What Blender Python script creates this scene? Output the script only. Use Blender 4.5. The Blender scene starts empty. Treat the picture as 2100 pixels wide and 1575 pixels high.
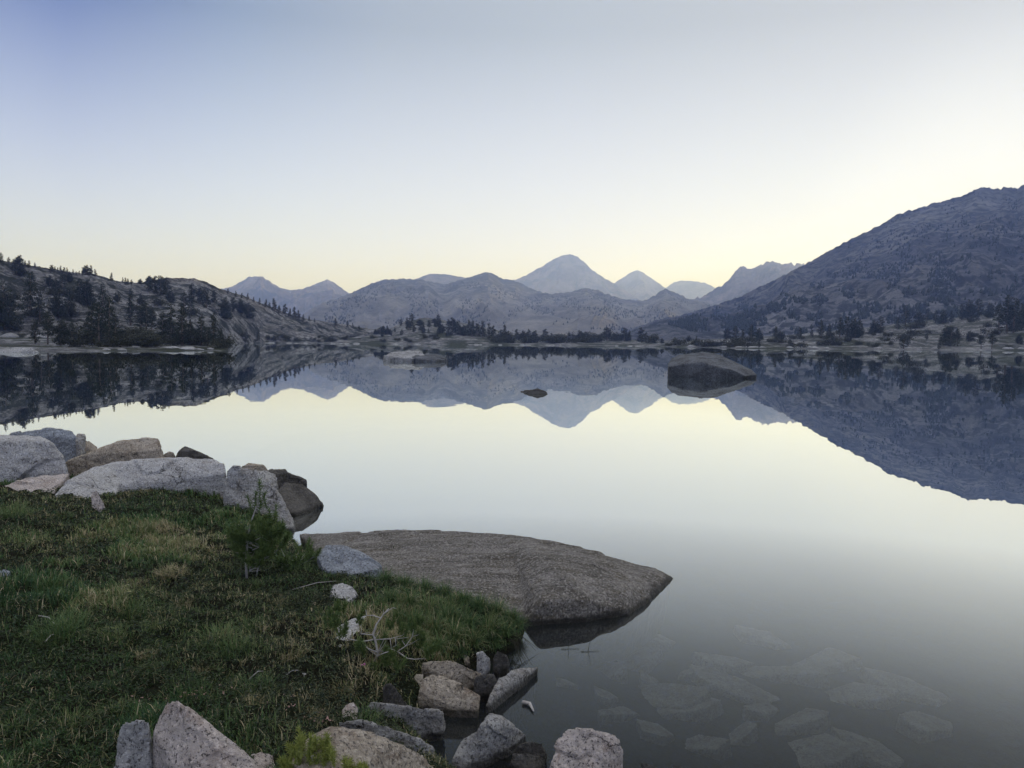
import bpy, bmesh, math, random
import numpy as np
from mathutils import Vector, Matrix, Euler
from mathutils.bvhtree import BVHTree
random.seed(7)
RNG = np.random.default_rng(7)
sc = bpy.context.scene
COL = sc.collection
R = math.radians

# ------------------------------------------------------------------ camera
EYE = Vector((0.0, 0.0, 2.0))
F = 1600.0                                   # focal length in pixels of the 2100 px wide photograph
camd = bpy.data.cameras.new('camera')
camd.sensor_width = 36.0
camd.lens = F / 2100 * 36.0
camd.clip_start = 0.05
camd.clip_end = 60000
cam = bpy.data.objects.new('camera', camd)
CAMROT = Euler((R(90 - 3.15), 0, 0)).to_matrix() @ Matrix.Rotation(R(0.47), 3, 'Z')
cam.matrix_world = Matrix.Translation(EYE) @ CAMROT.to_4x4()
COL.objects.link(cam)
sc.camera = cam

# ------------------------------------------------------------------ sky, sun, exposure
SUN_EL, SUN_AZ = R(7.0), R(34.0)             # azimuth from +Y towards +X
w = bpy.data.worlds.new("World")
sc.world = w
w.use_nodes = True
nt = w.node_tree
for n in list(nt.nodes): nt.nodes.remove(n)
out = nt.nodes.new('ShaderNodeOutputWorld')
bg = nt.nodes.new('ShaderNodeBackground')
sky = nt.nodes.new('ShaderNodeTexSky')
sky.sky_type = 'NISHITA'
sky.sun_disc = False
sky.sun_elevation = SUN_EL
sky.sun_rotation = SUN_AZ
sky.altitude = 3000
sky.air_density = 1.0
sky.dust_density = 3.0
sky.ozone_density = 1.0
bg.inputs['Strength'].default_value = 0.15
def wn_(t, **kw):
    x = nt.nodes.new(t)
    for k_, v_ in kw.items(): setattr(x, k_, v_)
    return x
def wmix(fac, a_, b_):
    x = wn_('ShaderNodeMix', data_type='RGBA'); x.clamp_factor = True
    for sck, v_ in ((x.inputs[0], fac), (x.inputs[6], a_), (x.inputs[7], b_)):
        if isinstance(v_, bpy.types.NodeSocket): nt.links.new(v_, sck)
        elif isinstance(v_, (int, float)): sck.default_value = v_
        else: sck.default_value = (*v_, 1)
    return x.outputs[2]
def wramp(src, stops):
    r_ = wn_('ShaderNodeValToRGB'); e_ = r_.color_ramp.elements
    while len(e_) < len(stops): e_.new(0.5)
    for k_, (p_, c_) in enumerate(stops): e_[k_].position = p_; e_[k_].color = (*c_, 1)
    nt.links.new(src, r_.inputs[0]); return r_.outputs[0]
SUNV = (math.sin(SUN_AZ) * math.cos(SUN_EL), math.cos(SUN_AZ) * math.cos(SUN_EL), math.sin(SUN_EL))
tcw = wn_('ShaderNodeTexCoord')
dotn = wn_('ShaderNodeVectorMath', operation='DOT_PRODUCT'); nt.links.new(tcw.outputs['Generated'], dotn.inputs[0]); dotn.inputs[1].default_value = SUNV
gmap = wn_('ShaderNodeMapRange'); nt.links.new(dotn.outputs['Value'], gmap.inputs[0]); gmap.inputs[1].default_value = -1.0; gmap.inputs[2].default_value = 1.0
sep = wn_('ShaderNodeSeparateXYZ'); nt.links.new(tcw.outputs['Generated'], sep.inputs[0])
def gp(v_): return (v_ + 1) / 2
high = wramp(gmap.outputs[0], [(0.0, (.40, .45, .66)), (gp(.10), (.30, .37, .66)), (gp(.46), (.06, .11, .36)), (gp(.60), (.23, .30, .45)), (gp(.72), (.37, .42, .50)), (gp(.84), (.44, .48, .53)), (gp(.975), (.50, .51, .50)), (1.0, (.52, .53, .50))])
low = wramp(gmap.outputs[0], [(0.0, (.42, .50, .90)), (gp(.20), (.66, .78, 1.16)), (gp(.42), (.96, 1.08, 1.50)), (gp(.66), (1.03, 1.13, 1.52)), (gp(.87), (1.05, 1.10, 1.40)), (gp(.96), (1.04, 1.08, 1.24)), (1.0, (1.02, 1.06, 1.20))])
zen_fill = wramp(gmap.outputs[0], [(0.0, (1.15, 1.17, 1.22)), (1.0, (1.20, 1.21, 1.22))])  # overhead sky, out of view, made extra bright as fill for the foreground
tz = wn_('ShaderNodeMapRange'); nt.links.new(sep.outputs[2], tz.inputs[0]); tz.inputs[1].default_value = 0.06; tz.inputs[2].default_value = 0.36
tz2 = wn_('ShaderNodeMapRange'); nt.links.new(sep.outputs[2], tz2.inputs[0]); tz2.inputs[1].default_value = 0.48; tz2.inputs[2].default_value = 0.82
grad = wmix(tz2.outputs[0], wmix(tz.outputs[0], low, high), zen_fill)
glow = wn_('ShaderNodeMapRange', interpolation_type='SMOOTHSTEP'); nt.links.new(dotn.outputs['Value'], glow.inputs[0]); glow.inputs[1].default_value = 0.965; glow.inputs[2].default_value = 0.999; glow.inputs[4].default_value = 0.10
gadd = wn_('ShaderNodeVectorMath', operation='MULTIPLY_ADD'); nt.links.new(glow.outputs[0], gadd.inputs[0]); gadd.inputs[1].default_value = (1, .96, .86); nt.links.new(grad, gadd.inputs[2])
EXPO = 1.4
scl = wn_('ShaderNodeVectorMath', operation='SCALE'); nt.links.new(gadd.outputs[0], scl.inputs[0]); scl.inputs['Scale'].default_value = 1 / (0.15 * 2 ** EXPO)
gam = wn_('ShaderNodeGamma'); nt.links.new(sky.outputs[0], gam.inputs[0]); gam.inputs[1].default_value = 0.5
final = wmix(0.88, gam.outputs[0], scl.outputs[0])
nt.links.new(final, bg.inputs['Color'])
nt.links.new(bg.outputs[0], out.inputs['Surface'])

sd = bpy.data.lights.new('sun', 'SUN')
sd.energy = 1.1
sd.angle = R(0.5)
sd.color = (1.0, 0.88, 0.76)
sun = bpy.data.objects.new('sun', sd)
S_DIR = Vector((math.sin(SUN_AZ) * math.cos(SUN_EL), math.cos(SUN_AZ) * math.cos(SUN_EL), math.sin(SUN_EL)))
sun.rotation_euler = S_DIR.to_track_quat('Z', 'Y').to_euler()
COL.objects.link(sun)
sc.view_settings.view_transform = 'Standard'
sc.view_settings.look = 'None'
sc.view_settings.exposure = 1.4
sc.view_settings.gamma = 1.0
sc.cycles.max_bounces = 8
sc.cycles.diffuse_bounces = 2
sc.cycles.glossy_bounces = 3
sc.cycles.transparent_max_bounces = 12
sc.cycles.volume_bounces = 1
sc.cycles.use_denoising = True
sc.cycles.sample_clamp_indirect = 4.0

# ------------------------------------------------------------------ pixel <-> world helpers
def ray(px, py):
    return (CAMROT @ Vector(((px - 1050) / F, -(py - 787.5) / F, -1.0))).normalized()
def PZ(px, py, z):                            # point of the pixel's ray at height z
    d = ray(px, py)
    t = (z - EYE.z) / d.z
    return EYE + d * t
def PD(px, py, r):                            # point of the pixel's ray at horizontal distance r
    d = ray(px, py)
    return EYE + d * (r / math.hypot(d.x, d.y))
def az_of(px, py=700):
    d = ray(px, py)
    return math.atan2(d.x, d.y)
def tan_of(px, py):
    d = ray(px, py)
    return d.z / math.hypot(d.x, d.y)

# ------------------------------------------------------------------ noise in numpy
def _h(ix, iy, iz):
    n = (ix * 374761393 + iy * 668265263 + iz * 2147483647 * 3) & 0xFFFFFFFF
    n = ((n ^ (n >> 13)) * 1274126177) & 0xFFFFFFFF
    n = ((n ^ (n >> 15)) * 2246822519) & 0xFFFFFFFF
    n = n ^ (n >> 16)
    return (n & 0xFFFF) / 65535.0
def vnoise(x, y, z=None):
    x = np.asarray(x, float); y = np.asarray(y, float)
    z = np.zeros_like(x) if z is None else np.asarray(z, float)
    ix = np.floor(x).astype(np.int64); iy = np.floor(y).astype(np.int64); iz = np.floor(z).astype(np.int64)
    fx = x - ix; fy = y - iy; fz = z - iz
    fx = fx * fx * fx * (fx * (fx * 6 - 15) + 10); fy = fy * fy * fy * (fy * (fy * 6 - 15) + 10); fz = fz * fz * (3 - 2 * fz)
    def c(a, b, d): return _h(ix + a, iy + b, iz + d)
    x00 = c(0,0,0) * (1-fx) + c(1,0,0) * fx; x10 = c(0,1,0) * (1-fx) + c(1,1,0) * fx
    x01 = c(0,0,1) * (1-fx) + c(1,0,1) * fx; x11 = c(0,1,1) * (1-fx) + c(1,1,1) * fx
    return ((x00 * (1-fy) + x10 * fy) * (1-fz) + (x01 * (1-fy) + x11 * fy) * fz) * 2 - 1
def fbm(x, y, z=None, o=4, g=0.5, ridged=False):
    s = 0; a = 1.0; t = 0
    for k in range(o):
        f = 2.03 ** k
        v = vnoise(x * f + 17.3 * k, y * f - 9.1 * k, None if z is None else z * f + 5.7 * k)
        if ridged: v = 1 - 2 * np.abs(v)
        s = s + v * a; t += a; a *= g
    return s / t
def sstep(a, b, x):
    t = np.clip((x - a) / (b - a), 0, 1)
    return t * t * (3 - 2 * t)

# ------------------------------------------------------------------ object helpers
def tag(o, label=None, cat=None, group=None, kind=None):
    if label: o['label'] = label
    if cat: o['category'] = cat
    if group: o['group'] = group
    if kind: o['kind'] = kind
    return o
def link(name, me, mat=None, parent=None, loc=None):
    o = bpy.data.objects.new(name, me)
    if mat is not None and me is not None and len(me.materials) == 0:
        for m in (mat if isinstance(mat, (list, tuple)) else [mat]): me.materials.append(m)
    if loc is not None: o.location = loc
    if parent is not None: o.parent = parent
    COL.objects.link(o)
    return o
def empty(name, loc=(0, 0, 0), rz=0.0):
    o = bpy.data.objects.new(name, None)
    o.empty_display_size = 0.1
    o.location = loc; o.rotation_euler = (0, 0, rz)
    COL.objects.link(o)
    return o
def mesh_np(name, verts, faces, smooth=True):
    me = bpy.data.meshes.new(name)
    me.from_pydata([tuple(v) for v in verts], [], faces)
    me.polygons.foreach_set('use_smooth', [smooth] * len(me.polygons))
    me.update()
    return me
def mesh_fast(name, V, loops, sizes, smooth=True, mat_idx=None):
    me = bpy.data.meshes.new(name)
    V = np.ascontiguousarray(V, dtype=np.float32)
    me.vertices.add(len(V)); me.vertices.foreach_set('co', V.ravel())
    me.loops.add(len(loops)); me.loops.foreach_set('vertex_index', np.asarray(loops, dtype=np.int32))
    sizes = np.asarray(sizes, dtype=np.int32)
    starts = np.concatenate([[0], np.cumsum(sizes)[:-1]]).astype(np.int32)
    me.polygons.add(len(sizes)); me.polygons.foreach_set('loop_start', starts)
    me.polygons.foreach_set('use_smooth', np.full(len(sizes), smooth))
    if mat_idx is not None: me.polygons.foreach_set('material_index', np.asarray(mat_idx, dtype=np.int32))
    me.update(calc_edges=True); me.validate()
    return me
def grid_mesh(name, X, Y, Z):
    nr, nc = X.shape
    V = np.stack([X.ravel(), Y.ravel(), Z.ravel()], 1)
    i = np.arange(nr * nc).reshape(nr, nc)
    q = np.stack([i[:-1, :-1], i[:-1, 1:], i[1:, 1:], i[1:, :-1]], -1).reshape(-1, 4)
    return mesh_fast(name, V, q.ravel(), np.full(len(q), 4))

# ------------------------------------------------------------------ materials
def newmat(name):
    m = bpy.data.materials.new(name); m.use_nodes = True
    n = m.node_tree.nodes; l = m.node_tree.links
    return m, n, l, n['Principled BSDF']
def N(n, typ, **kw):
    x = n.new(typ)
    for k, v in kw.items():
        if k in x.inputs: x.inputs[k].default_value = v
        else: setattr(x, k, v)
    return x
def ramp(n, l, src, stops, interp='LINEAR'):
    r = n.new('ShaderNodeValToRGB'); r.color_ramp.interpolation = interp
    e = r.color_ramp.elements
    while len(e) < len(stops): e.new(0.5)
    for k, (p, c) in enumerate(stops):
        e[k].position = p
        e[k].color = (c, c, c, 1) if isinstance(c, (int, float)) else (*c, 1)
    l.new(src, r.inputs[0])
    return r.outputs[0]
def mixc(n, l, fac, a, b, mode='MIX'):
    m = n.new('ShaderNodeMix'); m.data_type = 'RGBA'; m.blend_type = mode
    for s, v in ((m.inputs[0], fac), (m.inputs[6], a), (m.inputs[7], b)):
        if hasattr(v, 'is_output') or isinstance(v, bpy.types.NodeSocket): l.new(v, s)
        elif isinstance(v, (int, float)): s.default_value = v
        else: s.default_value = (*v, 1)
    return m.outputs[2]
def noise_tex(n, l, vec, scale, detail=5, rough=0.55, dist=0.0):
    t = N(n, 'ShaderNodeTexNoise', Scale=scale, Detail=detail, Roughness=rough, Distortion=dist)
    l.new(vec, t.inputs['Vector'])
    return t.outputs['Fac']
def mapped(n, l, src, scale=(1, 1, 1), rot=(0, 0, 0)):
    m = n.new('ShaderNodeMapping'); m.inputs['Scale'].default_value = scale; m.inputs['Rotation'].default_value = rot
    l.new(src, m.inputs['Vector'])
    return m.outputs[0]
def bump(n, l, h, dist, strength=1.0, prev=None):
    b = N(n, 'ShaderNodeBump', Strength=strength, Distance=dist)
    l.new(h, b.inputs['Height'])
    if prev is not None: l.new(prev, b.inputs['Normal'])
    return b.outputs[0]

def rock_mat(name, light, dark, stain=(0.16, 0.12, 0.08), speck=0.5, wet=True, scale=1.0, stainamt=0.5, streak=False):
    m, n, l, b = newmat(name)
    tc = n.new('ShaderNodeTexCoord'); oi = n.new('ShaderNodeObjectInfo')
    add = n.new('ShaderNodeVectorMath'); add.operation = 'MULTIPLY_ADD'
    l.new(oi.outputs['Random'], add.inputs[0]); add.inputs[1].default_value = (31, 57, 83); l.new(tc.outputs['Object'], add.inputs[2])
    v = mapped(n, l, add.outputs[0], (scale,) * 3)
    vs = mapped(n, l, v, (0.35, 2.2, 2.2), (0, 0, 0.22)) if streak else v
    big = noise_tex(n, l, vs, 4.5, 7, 0.62, 0.6)
    c = mixc(n, l, ramp(n, l, big, [(0.35, 0), (0.66, 1)]), light, dark)
    st = noise_tex(n, l, vs, 8.0, 8, 0.68, 0.9)
    sf = ramp(n, l, st, [(0.5, 0), (0.68, stainamt)])
    c = mixc(n, l, sf, c, stain)
    lay = noise_tex(n, l, mapped(n, l, v, (2.0, 2.6, 7.0), (0.6, 0.45, 0.3)), 1.3, 6, 0.65, 0.7)
    c = mixc(n, l, ramp(n, l, lay, [(0.40, 0.28), (0.50, 0)]), c, tuple(x * 0.55 for x in dark))
    fine = noise_tex(n, l, v, 75.0, 3, 0.7)
    c = mixc(n, l, ramp(n, l, fine, [(0.555, 0), (0.60, min(1, speck * 1.5))]), c, (0.04, 0.036, 0.038))
    fine2 = noise_tex(n, l, v, 52.0, 3, 0.65)
    c = mixc(n, l, ramp(n, l, fine2, [(0.53, 0), (0.62, speck * 0.8)]), c, tuple(min(1, x * 1.5) for x in light))
    lich = N(n, 'ShaderNodeTexNoise', Scale=9.0, Detail=8, Roughness=0.75); l.new(v, lich.inputs['Vector'])
    c = mixc(n, l, ramp(n, l, lich.outputs['Fac'], [(0.60, 0), (0.66, 0.75)]), c, (0.045, 0.043, 0.038))
    rough = 0.85
    if wet:
        g = n.new('ShaderNodeNewGeometry'); sx = n.new('ShaderNodeSeparateXYZ'); l.new(g.outputs['Position'], sx.inputs[0])
        wn = noise_tex(n, l, g.outputs['Position'], 9.0, 4)
        ma = n.new('ShaderNodeMath'); ma.operation = 'MULTIPLY_ADD'; l.new(wn, ma.inputs[0]); ma.inputs[1].default_value = -0.06; l.new(sx.outputs[2], ma.inputs[2])
        wf = ramp(n, l, ma.outputs[0], [(0.0, 1.0), (0.022, 0.0)])
        c = mixc(n, l, wf, c, mixc(n, l, 0.85, c, (0.012, 0.011, 0.010)))
        mr = n.new('ShaderNodeMapRange'); l.new(wf, mr.inputs[0]); mr.inputs[3].default_value = 0.85; mr.inputs[4].default_value = 0.4
        l.new(mr.outputs[0], b.inputs['Roughness'])
    else:
        b.inputs['Roughness'].default_value = rough
    l.new(c, b.inputs['Base Color'])
    b.inputs['Specular IOR Level'].default_value = 0.25
    crk = N(n, 'ShaderNodeTexVoronoi', Scale=2.2, Randomness=1.0); crk.feature = 'DISTANCE_TO_EDGE'
    wv = n.new('ShaderNodeMix'); wv.data_type = 'RGBA'; wv.blend_type = 'LINEAR_LIGHT'; wv.inputs[0].default_value = 0.16
    wnz = N(n, 'ShaderNodeTexNoise', Scale=3.5, Detail=6, Roughness=0.6); l.new(v, wnz.inputs['Vector']); l.new(v, wv.inputs[6]); l.new(wnz.outputs['Color'], wv.inputs[7])
    l.new(wv.outputs[2], crk.inputs['Vector'])
    gate = noise_tex(n, l, v, 2.0, 3)
    cf = ramp(n, l, crk.outputs['Distance'], [(0.0, 1.0), (0.008, 0.0)])
    gm = n.new('ShaderNodeMath'); gm.operation = 'MULTIPLY'; l.new(cf, gm.inputs[0]); l.new(ramp(n, l, gate, [(0.54, 0), (0.62, 1)]), gm.inputs[1])
    c = mixc(n, l, gm.outputs[0], c, (0.02, 0.018, 0.016)); l.new(c, b.inputs['Base Color'])
    h1 = noise_tex(n, l, v, 14.0, 8, 0.65, 0.3)
    n1 = bump(n, l, h1, 0.06, 1.0)
    n1 = bump(n, l, lay, 0.03, 0.4, n1)
    inv = n.new('ShaderNodeMath'); inv.operation = 'SUBTRACT'; inv.inputs[0].default_value = 1.0; l.new(gm.outputs[0], inv.inputs[1])
    n1 = bump(n, l, inv.outputs[0], 0.02, 1.0, n1)
    h2 = noise_tex(n, l, v, 70.0, 4, 0.75)
    n2 = bump(n, l, h2, 0.010, 1.0, n1)
    l.new(n2, b.inputs['Normal'])
    return m
M_GREY = rock_mat('granite_grey', (0.46, 0.45, 0.44), (0.28, 0.27, 0.265))
M_PALE = rock_mat('granite_pale', (0.60, 0.59, 0.59), (0.42, 0.41, 0.41), stain=(0.22, 0.17, 0.13), stainamt=0.4)
M_BLUE = rock_mat('granite_blue', (0.38, 0.41, 0.46), (0.23, 0.25, 0.285), stain=(0.14, 0.13, 0.14))
M_TAN = rock_mat('granite_tan', (0.55, 0.48, 0.40), (0.34, 0.29, 0.235), stain=(0.16, 0.10, 0.06), stainamt=0.7)
M_PINK = rock_mat('granite_pink', (0.62, 0.55, 0.52), (0.46, 0.40, 0.37), stain=(0.26, 0.15, 0.09), speck=0.55)
M_DARK = rock_mat('granite_dark', (0.14, 0.13, 0.12), (0.075, 0.07, 0.065), stain=(0.05, 0.045, 0.04))
M_SLAB = rock_mat('granite_slab', (0.29, 0.27, 0.25), (0.085, 0.075, 0.062), stain=(0.10, 0.08, 0.05), speck=0.8, stainamt=0.85, streak=True)
M_FARROCK = rock_mat('granite_far', (0.36, 0.36, 0.37), (0.20, 0.20, 0.205), stain=(0.16, 0.155, 0.15), scale=0.12, wet=False)
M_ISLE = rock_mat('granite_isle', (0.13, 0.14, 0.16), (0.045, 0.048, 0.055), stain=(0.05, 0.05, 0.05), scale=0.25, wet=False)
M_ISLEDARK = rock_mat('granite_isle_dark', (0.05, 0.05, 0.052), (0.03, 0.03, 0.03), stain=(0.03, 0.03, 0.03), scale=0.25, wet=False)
M_SUNK = rock_mat('granite_sunken', (0.30, 0.285, 0.265), (0.16, 0.15, 0.14), wet=False, speck=0.3)

def hill_mat(name, rock, rock2, veg, sc_=1.0, vegamt=0.5, vegscale=0.02, bumpd=1.0, snow=None, streak=(0.3, 0.5, 0), zs=3.5, fa=1.0, hz=None, vegmax=1.0, patch=None):
    m, n, l, b = newmat(name)
    g = n.new('ShaderNodeNewGeometry'); p = g.outputs['Position']
    v = mapped(n, l, p, (sc_,) * 3)
    st = mapped(n, l, v, (1.0, 1.0, zs), streak)
    big = noise_tex(n, l, st, 0.05, 9, 0.68, 0.6)
    c = mixc(n, l, ramp(n, l, big, [(0.4, 0), (0.6, 1)]), rock2, rock)
    fine = noise_tex(n, l, st, 0.35, 6, 0.75)
    c = mixc(n, l, ramp(n, l, fine, [(0.42, 0.75 * fa), (0.55, 0)]), c, tuple(x * 0.35 for x in rock2))
    c = mixc(n, l, ramp(n, l, fine, [(0.56, 0), (0.68, 0.6 * fa)]), c, tuple(min(1, x * 1.5) for x in rock))
    if patch:
        pt = noise_tex(n, l, mapped(n, l, p, (1, 1, 1.6)), patch, 5, 0.6, 0.8)
        c = mixc(n, l, ramp(n, l, pt, [(0.38, 0), (0.62, 1)]), mixc(n, l, 1.0, c, (0.66, 0.66, 0.68), 'MULTIPLY'), mixc(n, l, 0.16, c, (0.40, 0.40, 0.42)))
    vn = noise_tex(n, l, p, vegscale, 10, 0.70, 0.5)
    if hz:
        sp = n.new('ShaderNodeSeparateXYZ'); l.new(p, sp.inputs[0])
        mr = n.new('ShaderNodeMapRange'); l.new(sp.outputs[2], mr.inputs[0]); mr.inputs[1].default_value = hz[0]; mr.inputs[2].default_value = hz[1]; mr.inputs[3].default_value = -hz[2]; mr.inputs[4].default_value = hz[2]
        ad = n.new('ShaderNodeMath'); ad.operation = 'ADD'; l.new(vn, ad.inputs[0]); l.new(mr.outputs[0], ad.inputs[1]); vn = ad.outputs[0]
    t = 1 - vegamt
    t = 0.5 + (t - 0.5) * 0.35
    c = mixc(n, l, ramp(n, l, vn, [(t - 0.02, 0), (t + 0.05, vegmax)]), c, veg)
    if snow:
        sn = noise_tex(n, l, mapped(n, l, p, (1, 1, 0.35), (0, 0.7, 0)), snow, 4, 0.6)
        c = mixc(n, l, ramp(n, l, sn, [(0.70, 0), (0.72, 1)]), c, (0.75, 0.76, 0.8))
    l.new(c, b.inputs['Base Color']); b.inputs['Roughness'].default_value = 0.95
    b.inputs['Specular IOR Level'].default_value = 0.1
    nn = bump(n, l, big, 12 * bumpd, 0.9)
    nn = bump(n, l, fine, 2.2 * bumpd, 0.9, nn)
    l.new(nn, b.inputs['Normal'])
    return m

def leaf_mat(name, a, b_, attr=None, rough=0.6, trans=0.25):
    m, n, l, b = newmat(name)
    if attr:
        at = n.new('ShaderNodeAttribute'); at.attribute_name = attr
        c = ramp(n, l, at.outputs['Fac'], attr_stops[attr])
    else:
        g = n.new('ShaderNodeNewGeometry'); oi = n.new('ShaderNodeObjectInfo')
        mm = n.new('ShaderNodeMath'); mm.operation = 'FRACT'
        ad = n.new('ShaderNodeMath'); ad.operation = 'ADD'
        l.new(g.outputs['Random Per Island'], ad.inputs[0]); l.new(oi.outputs['Random'], ad.inputs[1]); l.new(ad.outputs[0], mm.inputs[0])
        c = mixc(n, l, mm.outputs[0], a, b_)
    l.new(c, b.inputs['Base Color']); b.inputs['Roughness'].default_value = rough
    b.inputs['Specular IOR Level'].default_value = 0.2
    tb = n.new('ShaderNodeBsdfTranslucent'); l.new(c, tb.inputs['Color'])
    mx = n.new('ShaderNodeMixShader'); mx.inputs[0].default_value = trans
    l.new(b.outputs[0], mx.inputs[1]); l.new(tb.outputs[0], mx.inputs[2])
    l.new(mx.outputs[0], n['Material Output'].inputs['Surface'])
    return m
attr_stops = {'dry': [(0.0, (0.030, 0.068, 0.032)), (0.3, (0.080, 0.150, 0.052)), (0.6, (0.17, 0.21, 0.085)), (0.85, (0.32, 0.27, 0.15)), (1.0, (0.48, 0.41, 0.27))]}
M_GRASS = leaf_mat('grass_blades', None, None, 'dry')
M_CONIFER = leaf_mat('conifer_needles', (0.018, 0.026, 0.016), (0.035, 0.045, 0.024), trans=0.1)
M_CONIFER_FAR = leaf_mat('conifer_far', (0.020, 0.027, 0.020), (0.034, 0.042, 0.028), trans=0.1)
M_SHRUB = leaf_mat('shrub_leaves', (0.028, 0.032, 0.018), (0.055, 0.055, 0.03), trans=0.15)
M_NEEDLE = leaf_mat('pine_needles', (0.055, 0.10, 0.038), (0.15, 0.20, 0.065))
M_NEEDLEB = leaf_mat('bright_pine_needles', (0.16, 0.21, 0.05), (0.34, 0.36, 0.10))
M_HEATH = leaf_mat('heath_leaves', (0.016, 0.030, 0.017), (0.085, 0.10, 0.055))
M_HERB = leaf_mat('mat_leaves', (0.025, 0.055, 0.02), (0.07, 0.12, 0.04))
M_PINKF = leaf_mat('pink_petals', (0.55, 0.33, 0.30), (0.62, 0.42, 0.38))
M_MAGENTA = leaf_mat('magenta_petals', (0.50, 0.12, 0.36), (0.6, 0.2, 0.45))
def bark_mat(name, a, b_, sc_):
    m, n, l, b = newmat(name)
    tc = n.new('ShaderNodeTexCoord')
    f = noise_tex(n, l, mapped(n, l, tc.outputs['Object'], (1, 1, 0.2)), sc_, 6, 0.7)
    l.new(mixc(n, l, ramp(n, l, f, [(0.35, 0), (0.65, 1)]), a, b_), b.inputs['Base Color'])
    b.inputs['Roughness'].default_value = 0.9
    l.new(bump(n, l, f, 0.01, 0.8), b.inputs['Normal'])
    return m
M_BARK = bark_mat('conifer_bark', (0.10, 0.075, 0.06), (0.17, 0.14, 0.12), 8)
M_PALEBARK = bark_mat('weathered_bark', (0.30, 0.28, 0.27), (0.50, 0.47, 0.45), 60)

# water
m, n, l, b = newmat('lake_water'); M_WATER = m
n.remove(b)
g = n.new('ShaderNodeNewGeometry')
rn = noise_tex(n, l, mapped(n, l, g.outputs['Position'], (1.0, 0.55, 1)), 0.35, 3, 0.5)
rn2 = noise_tex(n, l, mapped(n, l, g.outputs['Position'], (1.0, 0.6, 1)), 3.0, 2, 0.5)
nb = bump(n, l, rn, 0.0035, 1.0)
nb = bump(n, l, rn2, 0.0002, 1.0, nb)
fr = N(n, 'ShaderNodeFresnel', IOR=1.45); l.new(nb, fr.inputs['Normal'])
fac = ramp(n, l, fr.outputs[0], [(0.0, 0.0), (0.08, 0.03), (0.12, 0.12), (0.17, 0.32), (0.24, 0.54), (0.30, 0.74), (0.6, 0.95), (1.0, 1.0)])
gl = N(n, 'ShaderNodeBsdfGlossy', Roughness=0.0); gl.inputs['Color'].default_value = (0.96, 0.99, 0.975, 1); l.new(nb, gl.inputs['Normal'])
tr = n.new('ShaderNodeBsdfTransparent'); tr.inputs['Color'].default_value = (0.78, 0.84, 0.86, 1)
df = n.new('ShaderNodeBsdfDiffuse'); df.inputs['Color'].default_value = (0.04, 0.045, 0.05, 1)
mu = n.new('ShaderNodeMixShader'); mu.inputs[0].default_value = 0.30
l.new(tr.outputs[0], mu.inputs[1]); l.new(df.outputs[0], mu.inputs[2])
mx = n.new('ShaderNodeMixShader'); l.new(fac, mx.inputs[0]); l.new(mu.outputs[0], mx.inputs[1]); l.new(gl.outputs[0], mx.inputs[2])
l.new(mx.outputs[0], n['Material Output'].inputs['Surface'])

# bank soil and lake bed
m, n, l, b = newmat('bank_soil'); M_SOIL = m
g = n.new('ShaderNodeNewGeometry'); p = g.outputs['Position']
a1 = noise_tex(n, l, p, 3.0, 8, 0.7); a2 = noise_tex(n, l, p, 40.0, 5, 0.7)
c = mixc(n, l, ramp(n, l, a1, [(0.4, 0), (0.6, 1)]), (0.012, 0.010, 0.008), (0.018, 0.024, 0.012))
c = mixc(n, l, ramp(n, l, a2, [(0.5, 0), (0.7, 0.5)]), c, (0.05, 0.04, 0.028))
l.new(c, b.inputs['Base Color']); b.inputs['Roughness'].default_value = 1.0; b.inputs['Specular IOR Level'].default_value = 0.1
l.new(bump(n, l, a2, 0.02, 1.0, bump(n, l, a1, 0.08, 1.0)), b.inputs['Normal'])
m, n, l, b = newmat('lake_bed_silt'); M_BED = m
g = n.new('ShaderNodeNewGeometry'); p = g.outputs['Position']
a1 = noise_tex(n, l, p, 0.9, 7, 0.6, 0.5)
c = mixc(n, l, ramp(n, l, a1, [(0.4, 0), (0.62, 1)]), (0.07, 0.068, 0.062), (0.19, 0.18, 0.165))
l.new(c, b.inputs['Base Color']); b.inputs['Roughness'].default_value = 1.0

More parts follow.
